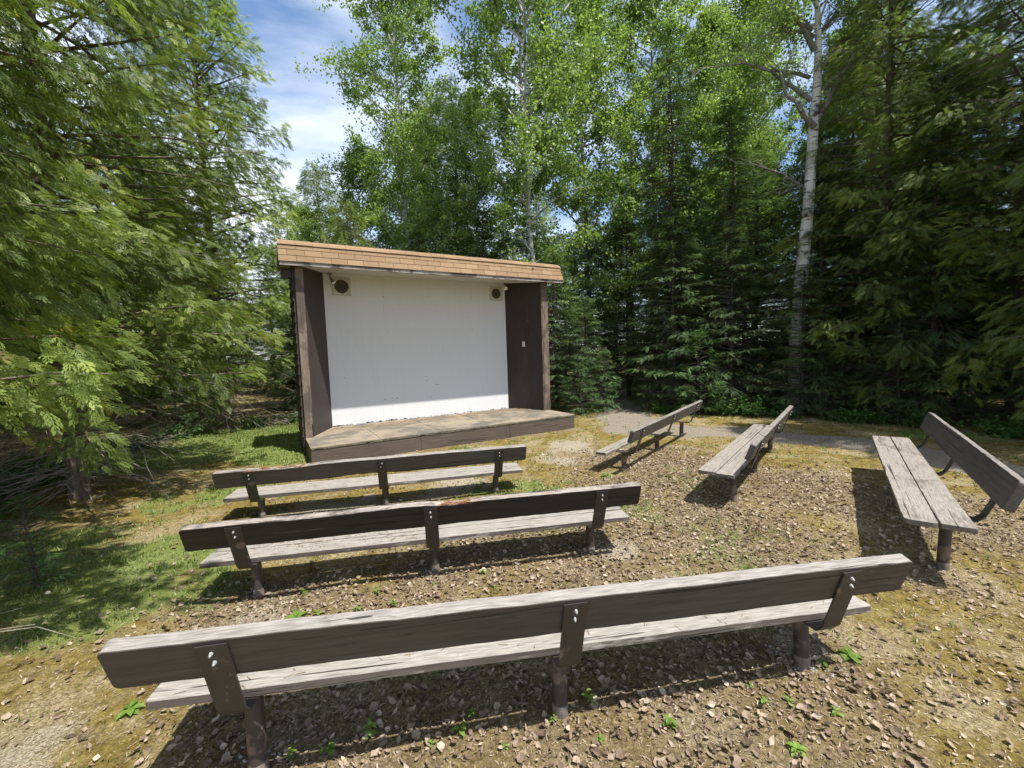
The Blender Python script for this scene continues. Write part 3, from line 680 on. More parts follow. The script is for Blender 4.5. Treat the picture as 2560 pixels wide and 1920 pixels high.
def aspen(name, seed, H, Rm, base, nb, nleaf, fork=None, r0=None, limbs=None, trunkpts=None, leaf=.026, hang=.7):
    global rng; keep = rng; rng = np.random.default_rng(seed)
    r0 = r0 or H*.0062
    if trunkpts is None:
        lean = rng.normal(0, .022, 2); T = np.array([(lean[0]*z+rng.normal(0, .05)*(z > 0), lean[1]*z+rng.normal(0, .05)*(z > 0), z) for z in np.linspace(-.1, H, 12)])
    else: T = np.array(trunkpts)
    rr = r0*(1-(np.linspace(0, 1, len(T)))*.9)
    wood = [tube(T, rr, 12, .3 if limbs else .62)]
    C = []; W = []
    stems = [(T, rr)]
    if fork:
        k = fork; F2 = limb(T[k], (rng.choice([-1, 1])*.45, .1, 1), H-T[k][2], 10, .04, .05); stems.append((F2, np.linspace(rr[k]*.8, .01, 11))); wood.append(tube(F2, stems[1][1], 8))
    for i_ in range(nb):
        Ts, rs = stems[i_ % len(stems)]; zz0 = Ts[0][2]
        f = (i_+rng.random())/nb; zlo = max(base, Ts[0][2]+.2); z = zlo+(H*.985-zlo)*f
        k = np.clip(np.searchsorted(Ts[:, 2], z)-1, 0, len(Ts)-2); u = np.clip((z-Ts[k][2])/(Ts[k+1][2]-Ts[k][2]), 0, 1); p0 = Ts[k]+(Ts[k+1]-Ts[k])*u
        ln = Rm*(.45+.75*math.sin(math.pi*min(1, .18+f*.80)))*rng.uniform(.55, 1.1)*(1 if f < .8 else 1-.6*(f-.8)/.2)
        a = i_*2.399+rng.normal(0, .5); L_ = limb(p0, (math.cos(a), math.sin(a), .55+.6*f+rng.normal(0, .15)), ln, 6, .05, .13)
        wood.append(chain_sticks(L_, .012+.011*ln, .004))
        for q in range(5):
            j = rng.integers(2, 7); s2 = limb(L_[j], rng.normal(0, 1, 3)*[1, 1, .6]+(L_[j]-L_[j-1])*3, ln*rng.uniform(.25, .45), 3, 0, .2)
            W.append(chain_sticks(s2, .006, .002)); C += [s2[1], s2[2], s2[3]]
        C += [L_[3], L_[4], L_[5], L_[6], L_[2]]
    ex_c = []
    if limbs:
        for Lp, ra, leafy in limbs:
            Lp = np.array(Lp, float); Lp[:, 1] += np.cumsum(rng.normal(0, .08, len(Lp))); wood.append(tube(Lp, np.linspace(ra, .014, len(Lp)), 8, .92))
            for q in range(18):
                j = rng.integers(1, len(Lp)); s2 = limb(Lp[j-1]+(Lp[j]-Lp[j-1])*rng.random(), rng.normal(0, 1, 3)+(Lp[j]-Lp[j-1])*1.5, rng.uniform(.4, 1.5), 5, .02, .3); wood.append((*chain_sticks(s2, .013, .003)[:2], .9))
                if leafy and q < 9: C += [s2[3], s2[4]]
    C = np.array(C); n = nleaf; wt = rng.gamma(.9, 1, len(C)); k = rng.choice(len(C), n, p=wt/wt.sum())
    cl = rng.normal(.5, .15, len(C)); sg = rng.uniform(.08, .22, len(C))
    p = C[k]+rng.normal(0, 1, (n, 3))*sg[k][:, None]*[1, 1, .85]
    # leaf: folded rhombus hanging from its stalk
    D = np.stack([rng.normal(0, 1, n), rng.normal(0, 1, n), rng.normal(-hang, .7, n)], 1); U = rng.normal(0, 1, (n, 3))
    T1 = np.array([[[0, 0, 0], [.45, .42, .08], [1.05, 0, 0], [.45, -.42, .08]]])*2*leaf
    T2 = np.array([[[0, 0, 0], [.4, .5, -.06], [.95, .05, .05], [.5, -.45, .1]]])*2*leaf
    crown = place([T1, T2], p, D, U, rng.uniform(.7, 1.25, n), np.clip(cl[k]+rng.normal(0, .16, n), 0, 1))
    t_ = finish_tree(name, 0, wood+[(w_[0], w_[1], .75) for w_ in W], crown, M_aspbark, M_aspen)
    rng = keep; return t_

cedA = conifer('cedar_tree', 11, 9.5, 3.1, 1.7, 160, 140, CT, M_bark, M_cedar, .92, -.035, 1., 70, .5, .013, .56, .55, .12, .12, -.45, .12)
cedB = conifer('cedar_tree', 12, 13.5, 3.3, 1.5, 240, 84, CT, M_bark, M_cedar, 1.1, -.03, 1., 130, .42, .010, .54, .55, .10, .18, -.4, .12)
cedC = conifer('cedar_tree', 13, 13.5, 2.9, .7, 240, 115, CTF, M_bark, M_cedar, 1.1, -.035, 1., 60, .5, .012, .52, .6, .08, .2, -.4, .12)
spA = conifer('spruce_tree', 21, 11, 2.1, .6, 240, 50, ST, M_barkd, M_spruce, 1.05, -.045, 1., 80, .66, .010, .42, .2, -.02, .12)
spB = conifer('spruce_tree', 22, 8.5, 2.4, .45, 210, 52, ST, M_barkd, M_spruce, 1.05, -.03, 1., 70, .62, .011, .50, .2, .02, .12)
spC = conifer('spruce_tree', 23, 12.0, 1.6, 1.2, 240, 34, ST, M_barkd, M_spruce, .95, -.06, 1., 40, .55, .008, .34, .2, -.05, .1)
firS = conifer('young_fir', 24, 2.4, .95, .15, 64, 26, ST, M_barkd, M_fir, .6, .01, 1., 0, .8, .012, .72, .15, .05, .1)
asA = aspen('aspen_tree', 31, 18.0, 2.7, 3.6, 84, 56000, leaf=.044)
asB = aspen('aspen_tree', 32, 17.0, 2.9, 2.8, 90, 56000, fork=4, leaf=.044)
asC = aspen('aspen_tree', 33, 11.5, 1.9, 2.2, 60, 28000, leaf=.042)
asD = aspen('aspen_tree', 34, 15.5, 2.7, 2.2, 84, 50000, leaf=.045)
srcs = {'cA': cedA, 'cB': cedB, 'cC': cedC, 'sA': spA, 'sB': spB, 'sC': spC, 'f': firS, 'aA': asA, 'aB': asB, 'aC': asC, 'aD': asD}
used = set()
def tree(k, x, y, s, rz, label, group, cat=None):
    o = srcs[k]
    if k in used: o = copy_tree(o)
    used.add(k)
    o.location = (x, y, float(gz(x, y))-.03); o.scale = (s, s, s*1.0); o.rotation_euler = (0, 0, rz)
    setp(o, label=label, cat=cat or {'c': 'cedar', 's': 'spruce', 'f': 'fir', 'a': 'aspen'}[k[0]], group=group); return o
G1, G2, G3, G4, G5 = 'cedars along the left edge of the clearing', 'dark conifers behind the right benches', 'aspens rising behind the stage', 'conifers deep in the wood behind', 'aspens in the wood'
tree('cA', -4.7, 1.9, .92, .3, 'cedar nearest the camera, its sprays filling the upper left corner', G1)
tree('cA', -7.1, 4.0, .95, 2.1, 'sunlit bright green cedar at the left edge, next after the nearest', G1)
tree('cB', -6.4, 6.1, .86, 1.0, 'cedar whose branch tips reach the left end of the stage roof', G1)
tree('cB', -10.2, 6.2, .8, 4.0, 'shaded cedar behind the front row at the far left', G1)
tree('cB', -8.4, 12.3, .93, 3.0, 'cedar beyond the grass left of the stage', G1)
tree('cC', -12, 9.3, .7, .6, 'dim cedars in the wood left of the grass', G4)
tree('cC', -11.6, 13.5, .75, 1.9, 'dim cedars in the wood left of the grass', G4)
tree('cC', -13.5, 6.0, 1.0, 2.9, 'dim cedars in the wood left of the grass', G4)
tree('cC', -8.9, 1.8, .9, 5.1, 'dim cedars in the wood left of the grass', G4)
tree('cC', -5.0, 13.6, .5, 5.1, 'rounded dark conifer just over the left half of the stage roof', G4)
for x, y, k, s, r in ((-14, 13, 'sA', 1, 1), (-12, 17, 'sB', .85, 2), (-9, 17.5, 'sB', .8, 3), (-7.2, 15.6, 'sB', .72, 4), (-16, 9, 'sA', 1, 3), (-17, 17, 'sA', 1.1, 5)):
    tree(k, x, y, s, r, 'dark spruces deep in the wood behind the left cedars', G4)
tree('sB', -5.6, 15.4, .78, .5, 'dark spruce rising over the left end of the stage roof', G4)
tree('sB', -2.9, 14.2, .72, 2.5, 'bluish spruce peeking over the middle of the stage roof', G4)
tree('sA', -.9, 16.4, .66, 1.5, 'spruces half hidden among the aspens behind the stage', G4)
tree('sC', -2.4, 20.5, 1.22, 1.0, 'tall dark spire of spruce between two aspens behind the stage', G4)
tree('sB', .8, 17.8, .8, 4.5, 'spruces half hidden among the aspens behind the stage', G4)
tree('sB', 1.5, 14.2, .62, 0.2, 'low dark spruce at the right rear corner of the stage', G2)
tree('sA', 3.2, 17.2, .7, 2.2, 'spruces half hidden among the aspens behind the stage', G4)
tree('sB', 2.3, 13.2, .42, 3.2, 'small bushy spruce right beside the stage wall', G2)
tree('sC', 5.1, 13.6, .92, 1.4, 'narrow dark spruce standing against the bright aspens, right of the path gap', G2)
tree('sB', 5.0, 12.9, .70, 5.4, 'broad spruce with low skirts just right of the path gap', G2)
tree('sA', 7.0, 13.6, .86, 3.3, 'pointed spruce left of the pale birch-like trunk', G2)
tree('sB', 6.3, 12.2, .62, 2.4, 'short dense spruce behind the bench with the missing plank', G2)
tree('sB', 7.6, 11.0, .46, 4.4, 'short spruce hiding the foot of the big pale trunk', G2)
tree('sB', 8.6, 11.9, .88, 1.2, 'spruce immediately right of the big pale trunk', G2)
tree('cC', 9.7, 11.0, .92, 2.3, 'tall cedar right of the pale trunk with drooping green sprays', G2)
tree('sA', 9.6, 9.6, .72, .2, 'spruce with layered lit branches behind the rightmost bench', G2)
tree('cC', 11.2, 9.3, 1.05, 4.3, 'large dark cedar filling the upper right corner', G2)
tree('sA', 10.9, 7.6, .95, 5.2, 'spruce at the right edge of the photo', G2)
tree('sB', 8.75, 9.5, .36, 5.2, 'little spruce at the wood edge behind the shaded backrest', G2)
for x, y, k, s, r in ((4.6, 16.6, 'sB', .85, .4), (6.6, 16.4, 'sA', .9, 1.5), (8.6, 15.0, 'sB', 1., 2.6), (10.5, 13.4, 'sA', 1., 3.6), (12.2, 11.5, 'sB', 1.1, 4.2), (13.6, 9.6, 'sA', 1.1, .9),
                     (12.6, 15.0, 'cC', 1., 5.2), (7.6, 19, 'sB', 1., 1.), (14.5, 13, 'sA', 1.1, 2)):
    tree(k, x, y, s, r, 'dark conifers of the second row, behind the right-hand edge spruces', G4)
tree('cC', 12.3, 5.6, .8, 2., 'conifers just outside the right edge', 'trees beside the frame')
for i_, (x, y, s, r, lb) in enumerate(((5.2, 11.7, 1.0, 0, 'young light green fir behind the bench with the missing plank'), (2.75, 12.7, .8, 2, 'knee-high fir left of the path gap'),
                                   (7.9, 10.6, .85, 4, 'small fir at the foot of the big pale trunk'), (1.95, 12.2, .75, 5, 'small fir by the right rear corner of the platform'), (-4.15, 3.5, .36, 1, 'small dark fir bough low at the left edge of the photo'), (-8.5, 10.6, .7, 1, 'young fir beyond the sunny grass left of the stage'))):
    tree('f', x, y, s, r, lb, 'young firs at the wood edge')
tree('aA', -3.9, 17.0, 1., .4, 'tallest aspen left of centre, pale trunk showing through loose leaves', G3)
tree('aC', -6.3, 18.4, .92, 1.4, 'slim shorter aspen at the left of the sky gap', G3)
tree('aB', .9, 14.9, 1.05, 2.0, 'forked aspen behind the right half of the stage roof', G3)
tree('aD', -1.4, 18.8, .84, 3.0, 'aspen between the tallest one and the forked one', G3)
tree('aD', 3.4, 17.4, 1.12, 4.4, 'bright leafy aspen above the path gap', G3)
tree('aA', 5.9, 17.3, .98, 5.2, 'aspen standing behind the narrow dark spruce', G3)
tree('aD', 8.0, 17.6, .95, .9, 'bright aspen seen left of the big pale trunk', G3)
tree('aC', -7.9, 17.4, .68, 5.2, 'small aspen low over the left cedar tips', G3)
for x, y, k, s, r in ((-4.6, 23, 'aC', 1.15, 2), (10.5, 19, 'aA', 1., 2), (11.5, 22, 'aD', 1.1, 3), (13.5, 17, 'aC', 1.2, 3)):
    tree(k, x, y, s, r, 'aspens far back in the wood, only their leafy tops showing', G5)
k_ = 0
for i_ in range(44):
    a = -1.25+2.5*(i_+rng.uniform(-.3, .3))/43; d = rng.uniform(23, 33); x, y = d*math.sin(a)+1, d*math.cos(a)
    if abs(x-6.2) < .8: continue
    tree(('sB', 'sA', 'cC', 'sB')[i_ % 4], x, y, rng.uniform(.8, 1.15), rng.uniform(0, 6), 'conifers at the far back of the wood, glimpsed between nearer trunks', G4)
# the big pale tree
Y0 = 11.5; BX = 7.77
def rel(L_): return [(a-BX, 0, c_) for a, c_ in L_]
hero = aspen('old_aspen', 41, 14.5, 2.0, 9.6, 30, 16000, leaf=.036, r0=.19,
    trunkpts=[(-.05, 0, -.1)]+rel([(7.77, 2.16), (7.81, 3.15), (8.0, 5.33), (8.1, 7.45), (8.18, 8.6), (8.19, 9.62), (8.14, 10.63), (8.2, 12.4), (8.15, 14.5)]),
    limbs=[(rel([(8.07, 7.47), (7.77, 7.69), (7.55, 8.02), (7.31, 8.27), (7.16, 8.76), (7.15, 9.0)]), .085, 0),
           (rel([(8.05, 8.2), (7.71, 8.58), (7.41, 8.91), (7.15, 9.12), (6.73, 9.39), (6.48, 9.44), (5.34, 9.32)]), .06, 1),
           (rel([(8.1, 8.85), (7.58, 8.95), (7.32, 9.01), (7.07, 9.08)]), .05, 0),
           (rel([(8.1, 9.4), (7.77, 9.86), (7.39, 10.18), (7.09, 10.67)]), .075, 1),
           (rel([(8.1, 10.0), (7.81, 10.29), (7.34, 10.42), (7.13, 10.8), (6.9, 11.3)]), .06, 1),
           (rel([(8.1, 9.8), (7.81, 9.86), (7.31, 9.85), (6.89, 9.8)]), .035, 1),
           (rel([(8.14, 7.6), (8.36, 8.03), (8.6, 8.39), (8.85, 8.79), (9.09, 9.06), (9.46, 9.57), (10.06, 10.26)]), .065, 1),
           (rel([(8.2, 8.3), (8.47, 8.6), (8.84, 8.87), (9.04, 9.42), (9.19, 10.01), (9.3, 10.6)]), .05, 1),
           (rel([(8.22, 8.95), (8.54, 9.32), (8.79, 9.55), (8.91, 9.62)]), .05, 0),
           (rel([(8.2, 9.8), (8.52, 10.15), (8.76, 10.42), (8.89, 10.61), (9.2, 11.2)]), .06, 1),
           (rel([(7.95, 5.9), (7.71, 6.12), (7.36, 6.38), (6.93, 6.48), (6.5, 6.6)]), .03, 0),
           (rel([(8.05, 5.9), (8.39, 6.27), (8.69, 6.59), (8.94, 6.83)]), .03, 0)])
tree('aA', -3.15, .15, 1.05, 2.6, 'aspen beside the camera whose shade dapples the lower left corner', 'trees beside the frame')  # out-of-view tree added for the dappled shade it casts at lower left
tree('cC', 10.4, 5.5, 1.0, .7, 'tall cedar shading the far end of the rightmost bench', 'trees beside the frame')
hero.location = (BX, Y0, 0); setp(hero, label='big pale-barked tree with black scars and bare gnarled limbs, above the right treeline', cat='aspen')

# shrubs: leafy stems
def shrub(name, seed, H, n, leaf, sp, mat):
    global rng; keep = rng; rng = np.random.default_rng(seed)
    wood, C = [], []
    for i_ in range(n):
        a = rng.uniform(0, 6.28); L_ = limb((0, 0, -.03), (math.cos(a)*.9*sp/.6, math.sin(a)*.9*sp/.6, 1), H*rng.uniform(.6, 1), 5, -.03, .16)
        wood.append(chain_sticks(L_, .006, .002)); C += list(L_[1:])
    C = np.array(C); m = len(C)*9; k = rng.integers(0, len(C), m); p = C[k]+rng.normal(0, .07, (m, 3)); p[:, 2] = np.abs(p[:, 2])
    D = np.stack([rng.normal(0, 1, m), rng.normal(0, 1, m), rng.normal(-.1, .4, m)], 1); U = np.stack([rng.normal(0, .5, m), rng.normal(0, .5, m), np.ones(m)], 1)
    T1 = np.array([[[0, 0, 0], [.45, .36, .06], [1.05, 0, -.05], [.45, -.36, .06]]])*2*leaf
    t_ = empty(name); mkobj('stem', wood, M_twig, t_); mkobj('foliage', place([T1], p, D, U, rng.uniform(.6, 1.3, m), np.clip(rng.normal(.5, .2, m), 0, 1)), mat, t_)
    rng = keep; return t_
sh0 = [shrub('shrub', 51, .75, 16, .035, .6, M_shrub), shrub('shrub', 52, .45, 18, .03, .8, M_shrub)]
srcs['h0'], srcs['h1'] = sh0
shl = [(5.6, 11.5, 'h0', 1.1, 'leafy green shrub at the wood edge behind the bench missing a plank'), (6.3, 11.1, 'h0', 1.0, 'leafy shrub under the spruces behind the middle angled bench'), (4.5, 12.3, 'h1', 1.2, 'low shrub right of the path gap'),
       (6.9, 10.7, 'h1', 1.1, 0), (7.9, 9.9, 'h1', 1.2, 0), (8.7, 8.9, 'h0', .7, 0), (9.3, 7.9, 'h1', 1.3, 0), (9.6, 6.9, 'h1', 1.2, 0), (8.3, 9.6, 'h1', 1.2, 0), (5.0, 11.9, 'h1', 1.0, 0),
       (-8.8, 7.6, 'h1', 1.3, 1), (-8.6, 8.7, 'h1', 1.2, 1), (-9.2, 9.5, 'h1', 1.4, 1), (-7.9, 6.6, 'h1', 1.2, 1), (-8.6, 10.6, 'h1', 1.3, 1), (-7.6, 12.2, 'h1', 1.2, 1), (-7.4, 5.5, 'h1', 1.1, 1), (-6.6, 12.8, 'h1', 1.2, 1), (-5.2, 12.6, 'h1', 1.1, 1), (-8.1, 7.2, 'h0', .8, 1), (-7.7, 6.0, 'h0', .9, 1), (-8.4, 9.4, 'h0', .8, 1), (-6.9, 5.0, 'h1', 1.3, 1), (-6.2, 4.4, 'h0', .8, 1), (-8.3, 11.3, 'h0', .8, 1), (-5.9, 12.2, 'h0', .7, 1)]
for x, y, k, s, lb in shl:
    tree(k, x, y, s, rng.uniform(0, 6.28), lb if isinstance(lb, str) else ('low leafy undergrowth bushes under the dark trees right of the path' if lb == 0 else 'low leafy undergrowth bushes under the left cedars'), 'shrubs along the wood edge', 'shrub')

# seedlings
def seedling(seed, H, nl, ll):
    global rng; keep = rng; rng = np.random.default_rng(seed)
    t_ = empty('seedling'); st = limb((0, 0, -.01), (rng.normal(0, .1), rng.normal(0, .1), 1), H, 4, 0, .08)
    mkobj('stem', [chain_sticks(st, .0028, .0015)], M_weed, t_)
    Lf = []
    for i_ in range(nl):
        f = .25+.75*i_/(nl-1); p = st[0]+(st[-1]-st[0])*f; a = i_*2.4+rng.normal(0, .3)
        d = np.array([math.cos(a), math.sin(a), .35]); s_ = np.array([-math.sin(a), math.cos(a), 0]); l_ = ll*rng.uniform(.75, 1.1); w_ = l_*.27
        R_0 = [p]; 
        V_ = [p]; 
        for q, (ww, hh) in zip((.25, .55, .8), ((.75, .0), (1, -.04), (.62, -.12))):
            c_ = p+d*l_*q+np.array([0, 0, hh*l_*2]); V_ += [c_+s_*w_*ww+[0, 0, .12*w_], c_-[0, 0, .1*w_], c_-s_*w_*ww+[0, 0, .12*w_]]
        V_.append(p+d*l_+np.array([0, 0, -.42*l_]))
        F_ = [[0, 1, 2], [0, 2, 3], [1, 4, 5, 2], [2, 5, 6, 3], [4, 7, 8, 5], [5, 8, 9, 6], [7, 10, 8], [8, 10, 9]]
        Lf.append((np.array(V_), F_, np.clip(rng.normal(.55, .2), 0, 1)))
    mkobj('leaves', Lf, M_weed, t_); rng = keep; return t_
srcs['w0'] = seedling(61, .07, 6, .07); srcs['w1'] = seedling(62, .17, 9, .075); srcs['w2'] = seedling(63, .035, 5, .05); srcs['w3'] = seedling(64, .05, 8, .10)
SP = [(-1.13, 1.89, 'w1', .6), (-.95, 1.91, 'w0', 1), (-.77, 1.97, 'w1', .7), (-.32, 1.98, 'w0', 1.1), (-.26, 2.07, 'w1', .65), (-.45, 1.91, 'w2', 1), (-.09, 1.9, 'w2', 1), (-1.25, 1.84, 'w0', .8), (-1.64, 2.98, 'w3', 1), (-2.07, 2.9, 'w2', 1.2),
      (-1.14, 3.29, 'w1', .6), (-.95, 3.1, 'w1', .5), (-1.22, 3.05, 'w0', .8), (-1.5, 3.02, 'w0', .8), (-.31, 3.54, 'w0', .7), (-1.77, 3.36, 'w0', .8), (-2.16, 2.19, 'w3', .8), (.37, 2.12, 'w1', 1.0), (.15, 2.04, 'w2', 1.2), (.73, 1.98, 'w0', .9),
      (1.28, 2.08, 'w2', 1.1), (1.39, 2.08, 'w2', 1), (1.25, 2.2, 'w2', .9), (1.94, 2.38, 'w3', .9), (1.58, 2.0, 'w0', .7), (1.26, 1.82, 'w3', .7), (1.74, 2.31, 'w0', .8), (.36, 1.91, 'w2', 1), (2.0, 3.2, 'w0', .8), (-.7, 3.4, 'w2', 1), (1.1, 3.25, 'w2', 1), (2.6, 5.9, 'w1', .6), (1.35, 6.15, 'w3', 1.3), (-.2, 3.3, 'w2', 1)]
LBL = {17: 'tall leafy seedling in front of the middle leg of the nearest bench', 23: 'broad rosette weed beyond the right leg of the nearest bench', 8: 'broad weed behind the left end of the nearest backrest', 0: 'leftmost upright seedling between the camera and the left leg of the nearest bench', 10: 'rosette weed behind the left part of the nearest backrest', 18: 'low weed patch at the left end of the nearest seat', 31: 'slim seedling by the near leg of the bench missing a plank', 25: 'paired-leaf weed at the lower right in the dry leaves', 32: 'weed clump at the near end of the bench missing a plank'}
for i_, (x, y, k, s) in enumerate(SP):
    o = tree(k, x, y, s, rng.uniform(0, 6.28), LBL.get(i_, 'small bright green seedlings sprouting from the dry leaves around the left benches' if x < 1 else 'small bright green seedlings sprouting from the moss on the right'), 'seedlings on the clearing floor', 'seedling')
    o.location.z = float(gz(x, y))+.002; q_ = s*rng.uniform(.55, .85); o.scale = (q_, q_*rng.uniform(.8, 1.1), q_)
for k, s in srcs.items(): assert k in used, k

# dead sapling, log, stump, brush
def single(name, parts, mat, label, cat, **k): return mkobj(name, parts, mat, label=label, cat=cat, **k)
B = []
L_ = np.array([(-7.80, 7.7, 2.7), (-7.73, 7.6, 1.84), (-7.64, 7.55, 1.45), (-7.53, 7.5, 1.06), (-7.48, 7.5, .73), (-7.24, 7.45, 0)]); B.append(tube(L_, [.012, .02, .025, .03, .032, .035], 7))
for k in range(46):
    j = rng.integers(1, 5); B.append(chain_sticks(limb(L_[j], rng.normal(0, 1, 3), rng.uniform(.2, .6), 4, -.04, .3), .005, .0015))
single('dead_sapling', B, M_twig, 'bare dead sapling leaning to the left in front of the cedars', 'tree')
single('fallen_log', [tube([(-8.95, 8.35, .1), (-8.6, 8.15, .09), (-8.25, 7.95, .07)], [.05, .055, .06], 9)], M_twig, 'short pale broken log lying at the left wood edge', 'log')
single('tree_stump', [tube([(8.35, 10.9, -.05), (8.36, 10.9, .3), (8.38, 10.9, .52)], [.09, .075, .068], 10)], M_twig, 'pale snapped stump at the wood edge right of the middle angled bench', 'stump')
B = []
for k in range(150):
    x, y = rng.uniform(-7.4, -4.6), rng.uniform(12.2, 13.4); B.append(chain_sticks(limb((x, y, rng.uniform(.02, .3)), rng.normal(0, 1, 3)*[1, 1, .35], rng.uniform(.4, 1.3), 5, -.05, .2), .009, .002))
for k in range(110):
    x, y = rng.uniform(-9.8, -7.2), rng.uniform(6.2, 11.4); x = min(x, -8.2+(y-7)*.0); B.append(chain_sticks(limb((x, y, rng.uniform(.02, .25)), rng.normal(0, 1, 3)*[1, 1, .4], rng.uniform(.3, 1.1), 5, -.05, .2), .008, .002))
single('fallen_branches', B, M_twig, 'tangle of grey fallen branches under the left trees', 'brushwood', kind='stuff')

# ------------------------------------------------------------ ground cover
def scatter(n, x0, x1, y0, y1, f):
    x = rng.uniform(x0, x1, n); y = rng.uniform(y0, y1, n); m = rng.random(n) < f(x, y); 
    # keep off the platform
    c_, s_ = math.cos(SA), math.sin(SA); v = (x-SX)*c_+(y-SY)*s_; u = -(x-SX)*s_+(y-SY)*c_
    m &= ~((abs(v) < 2.98) & (u > -.01) & (u < 2.6)); return x[m], y[m]
def F1(x, y):
    p, d, g, l = masks(x, y); return np.clip(l*.95+.05+.04*(1-p), 0, 1)*(1-.55*p)*(1-.35*d)
lx, ly = scatter(52000, -3.6, 6.6, 1.3, 8.2, F1)
lx2, ly2 = scatter(9000, -10, 10.5, 1.2, 14, lambda x, y: np.where((y > 11-.2*x) | (x < -7), .9, .18)*(1-.8*masks(x, y)[0]))
lx = np.concatenate([lx, lx2]); ly = np.concatenate([ly, ly2]); n = len(lx)
lz = gz(lx, ly)+rng.uniform(.004, .02, n)
D = np.stack([rng.normal(0, 1, n), rng.normal(0, 1, n), rng.normal(0, .35, n)], 1); U = np.stack([rng.normal(0, .55, n), rng.normal(0, .55, n), np.ones(n)], 1)
def dl(c1, c2, w_=.36, tw=0.):   # a dry leaf folded along its rib, four quads
    f = .10
    m0, m1, m2, m3 = [-.5, 0, c1], [-.12, 0, 0], [.22, 0, .02], [.56, .03, c2]
    a1, a2 = [-.22, w_, f+c1*.3+tw], [.16, w_*.85, f+c2*.3]; b1, b2 = [-.25, -w_*.9, f+c1*.2], [.12, -w_, f-.04+c2*.4-tw]
    return np.array([[m0, m1, a1, a1], [m1, m2, a2, a1], [m2, m3, m3, a2], [m0, b1, b1, m1], [m1, b1, b2, m2], [m2, b2, m3, m3]])
mkobj('leaf_litter', place([dl(.2, .25)*.034, dl(.35, -.1, .3, .1)*.042, dl(-.1, .4, .4)*.030, dl(.1, .15, .42, -.1)*.046, dl(.05, .3, .25, .2)*.05], np.stack([lx, ly, lz], 1), D, U, rng.uniform(.35, 1.15, n), np.clip(rng.normal(.48, .28, n), 0, 1)), M_litter, label='dry brown fallen leaves scattered over the clearing floor', cat='leaf litter', kind='stuff')
# grass: short blades in small tufts
def F2(x, y):
    p, d, g, l = masks(x, y); return np.clip(.10+g*.95-.15*l, 0, 1)*(1-.9*p)*(1-.75*d)
gx, gy = scatter(34000, -9.4, 9.8, 1.2, 12.5, F2)
nb_ = 7; n = len(gx)*nb_; gx = np.repeat(gx, nb_)+rng.normal(0, .028, n); gy = np.repeat(gy, nb_)+rng.normal(0, .028, n); gzv = gz(gx, gy)
h = rng.uniform(.012, .05, n); a = rng.uniform(0, 6.28, n); ln = rng.uniform(.2, 1.1, n)*h
b0 = np.stack([gx, gy, gzv], 1); w_ = .0022+.0009*gy; s_ = np.stack([-np.sin(a), np.cos(a), 0*a], 1)*w_[:, None]; tp = b0+np.stack([np.cos(a)*ln, np.sin(a)*ln, h], 1)
V_ = np.stack([b0-s_, b0+s_, tp], 1).reshape(-1, 3); F_ = np.arange(len(V_)).reshape(-1, 3)
mkobj('grass', [(V_, F_, np.repeat(np.clip(rng.normal(.5, .25, n), 0, 1), 3))], M_grass, label='short green and straw coloured grass over the clearing', cat='grass', kind='stuff')
# fine straw, bits of leaf and twig everywhere
dx, dy = scatter(230000, -7.5, 9.5, 1.2, 10.5, lambda x, y: np.clip(5/np.maximum(y, 1)**1.6, .10, 1)*(.45+.55*masks(x, y)[3])); n = len(dx); a = rng.uniform(0, 6.28, n); ll = rng.uniform(.006, .028, n)*(.8+.12*dy); z0 = gz(dx, dy)+rng.uniform(.001, .010, n)
P0 = np.stack([dx, dy, z0], 1); P1 = P0+np.stack([np.cos(a)*ll, np.sin(a)*ll, rng.normal(0, .006, n)], 1); s_ = np.stack([-np.sin(a), np.cos(a), 0*a], 1)*(rng.uniform(.0008, .0035, n)*(.8+.12*dy))[:, None]
V_ = np.stack([P0-s_, P0+s_, P1+s_*.6, P1-s_*.6], 1).reshape(-1, 3)
mkobj('leaf_crumbs', [(V_, np.arange(len(V_)).reshape(-1, 4), np.repeat(np.clip(rng.normal(.55, .28, n), 0, 1), 4))], M_litter, label='crumbs of straw, twig and broken leaf over the ground', cat='forest debris', kind='stuff')
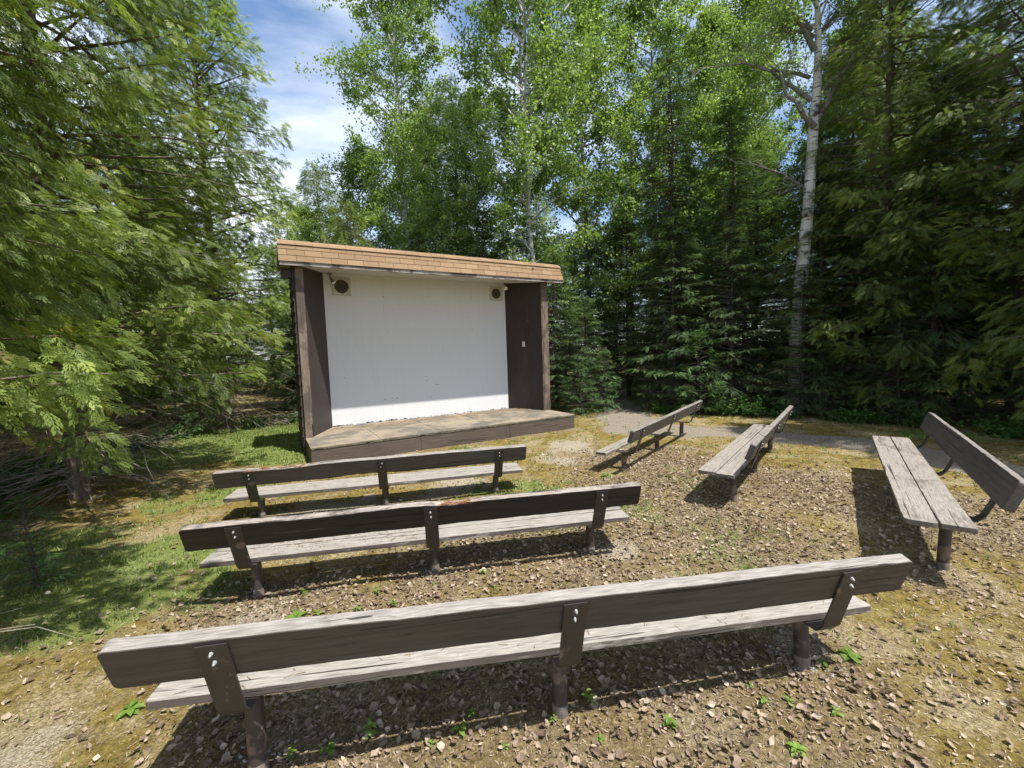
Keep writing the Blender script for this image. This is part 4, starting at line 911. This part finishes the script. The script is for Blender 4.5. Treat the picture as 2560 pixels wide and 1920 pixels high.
# needles and twigs on the deck and along its front, on the seats
n = 900; v = rng.uniform(-2.7, 2.6, n); u = np.clip(1.95-np.abs(rng.normal(0, .35, n)), .1, 2.1); lim = np.where(u > 1.1, 2.75-.45*(u-1.1), 2.9); v = np.clip(v, -lim+.05, lim-.05)
c_, s_ = math.cos(SA), math.sin(SA); P0 = np.stack([SX+v*c_-u*s_, SY+v*s_+u*c_, np.full(n, ZP+.006)], 1); a = rng.normal(SA, .7, n); ll = rng.uniform(.03, .16, n)
ex = []
for n_, v0, v1, m_ in (('B', -1.7, -.1, 260), ('A', -1.7, 1.6, 130), ('C', -1.6, 1.6, 90)):
    bx_, by_, bz_, ba_, _, tl, ln_ = BN[n_]; v = rng.uniform(v0, v1, m_); u = US+.02+rng.random(m_)*(SD-.05)-ln_*ZS; cb, sb = math.cos(ba_), math.sin(ba_)
    q = np.stack([bx_+v*cb-u*sb, by_+v*sb+u*cb, bz_+tl*v+ZS+.003], 1); aa = rng.uniform(0, 6.28, m_); l2 = rng.uniform(.015, .05, m_)
    ex.append(sticks(q, q+np.stack([np.cos(aa)*l2, np.sin(aa)*l2, rng.uniform(0, .004, m_)], 1), .0016, .001, .1))
mkobj('conifer_needles', ex+[sticks(P0, P0+np.stack([np.cos(a)*ll, np.sin(a)*ll, rng.uniform(0, .01, n)], 1), .0022, .0012)], M_needle, label='fallen needles and twigs on the stage deck and the seats of the left benches', cat='needles', kind='stuff')
# gravel round some leg feet
P = []
for (cx, cy, m) in ((-.74, 3.62, 60), (1.66, 2.38, 120), (-1.25, 1.9, 90), (2.9, 5.5, 110), (-2.1, 3.35, 40), (.69, 3.85, 50)):
    for k in range(m):
        r_ = abs(rng.normal(0, .12))+.035; a = rng.uniform(0, 6.28); x, y = cx+r_*math.cos(a), cy+r_*math.sin(a)*.8; s = rng.uniform(.004, .011); z = float(gz(x, y))+s*.3
        o_ = np.array([(1, 0, 0), (-1, 0, 0), (0, 1, 0), (0, -1, 0), (0, 0, 1), (0, 0, -1)])*s*rng.uniform(.6, 1.2, (6, 1))+[x, y, z]
        P.append((o_, np.array([(0, 2, 4), (2, 1, 4), (1, 3, 4), (3, 0, 4), (2, 0, 5), (1, 2, 5), (3, 1, 5), (0, 3, 5)])))
mkobj('gravel', P, M_stone, label='pale gravel around the feet of the bench legs', cat='gravel', kind='stuff')
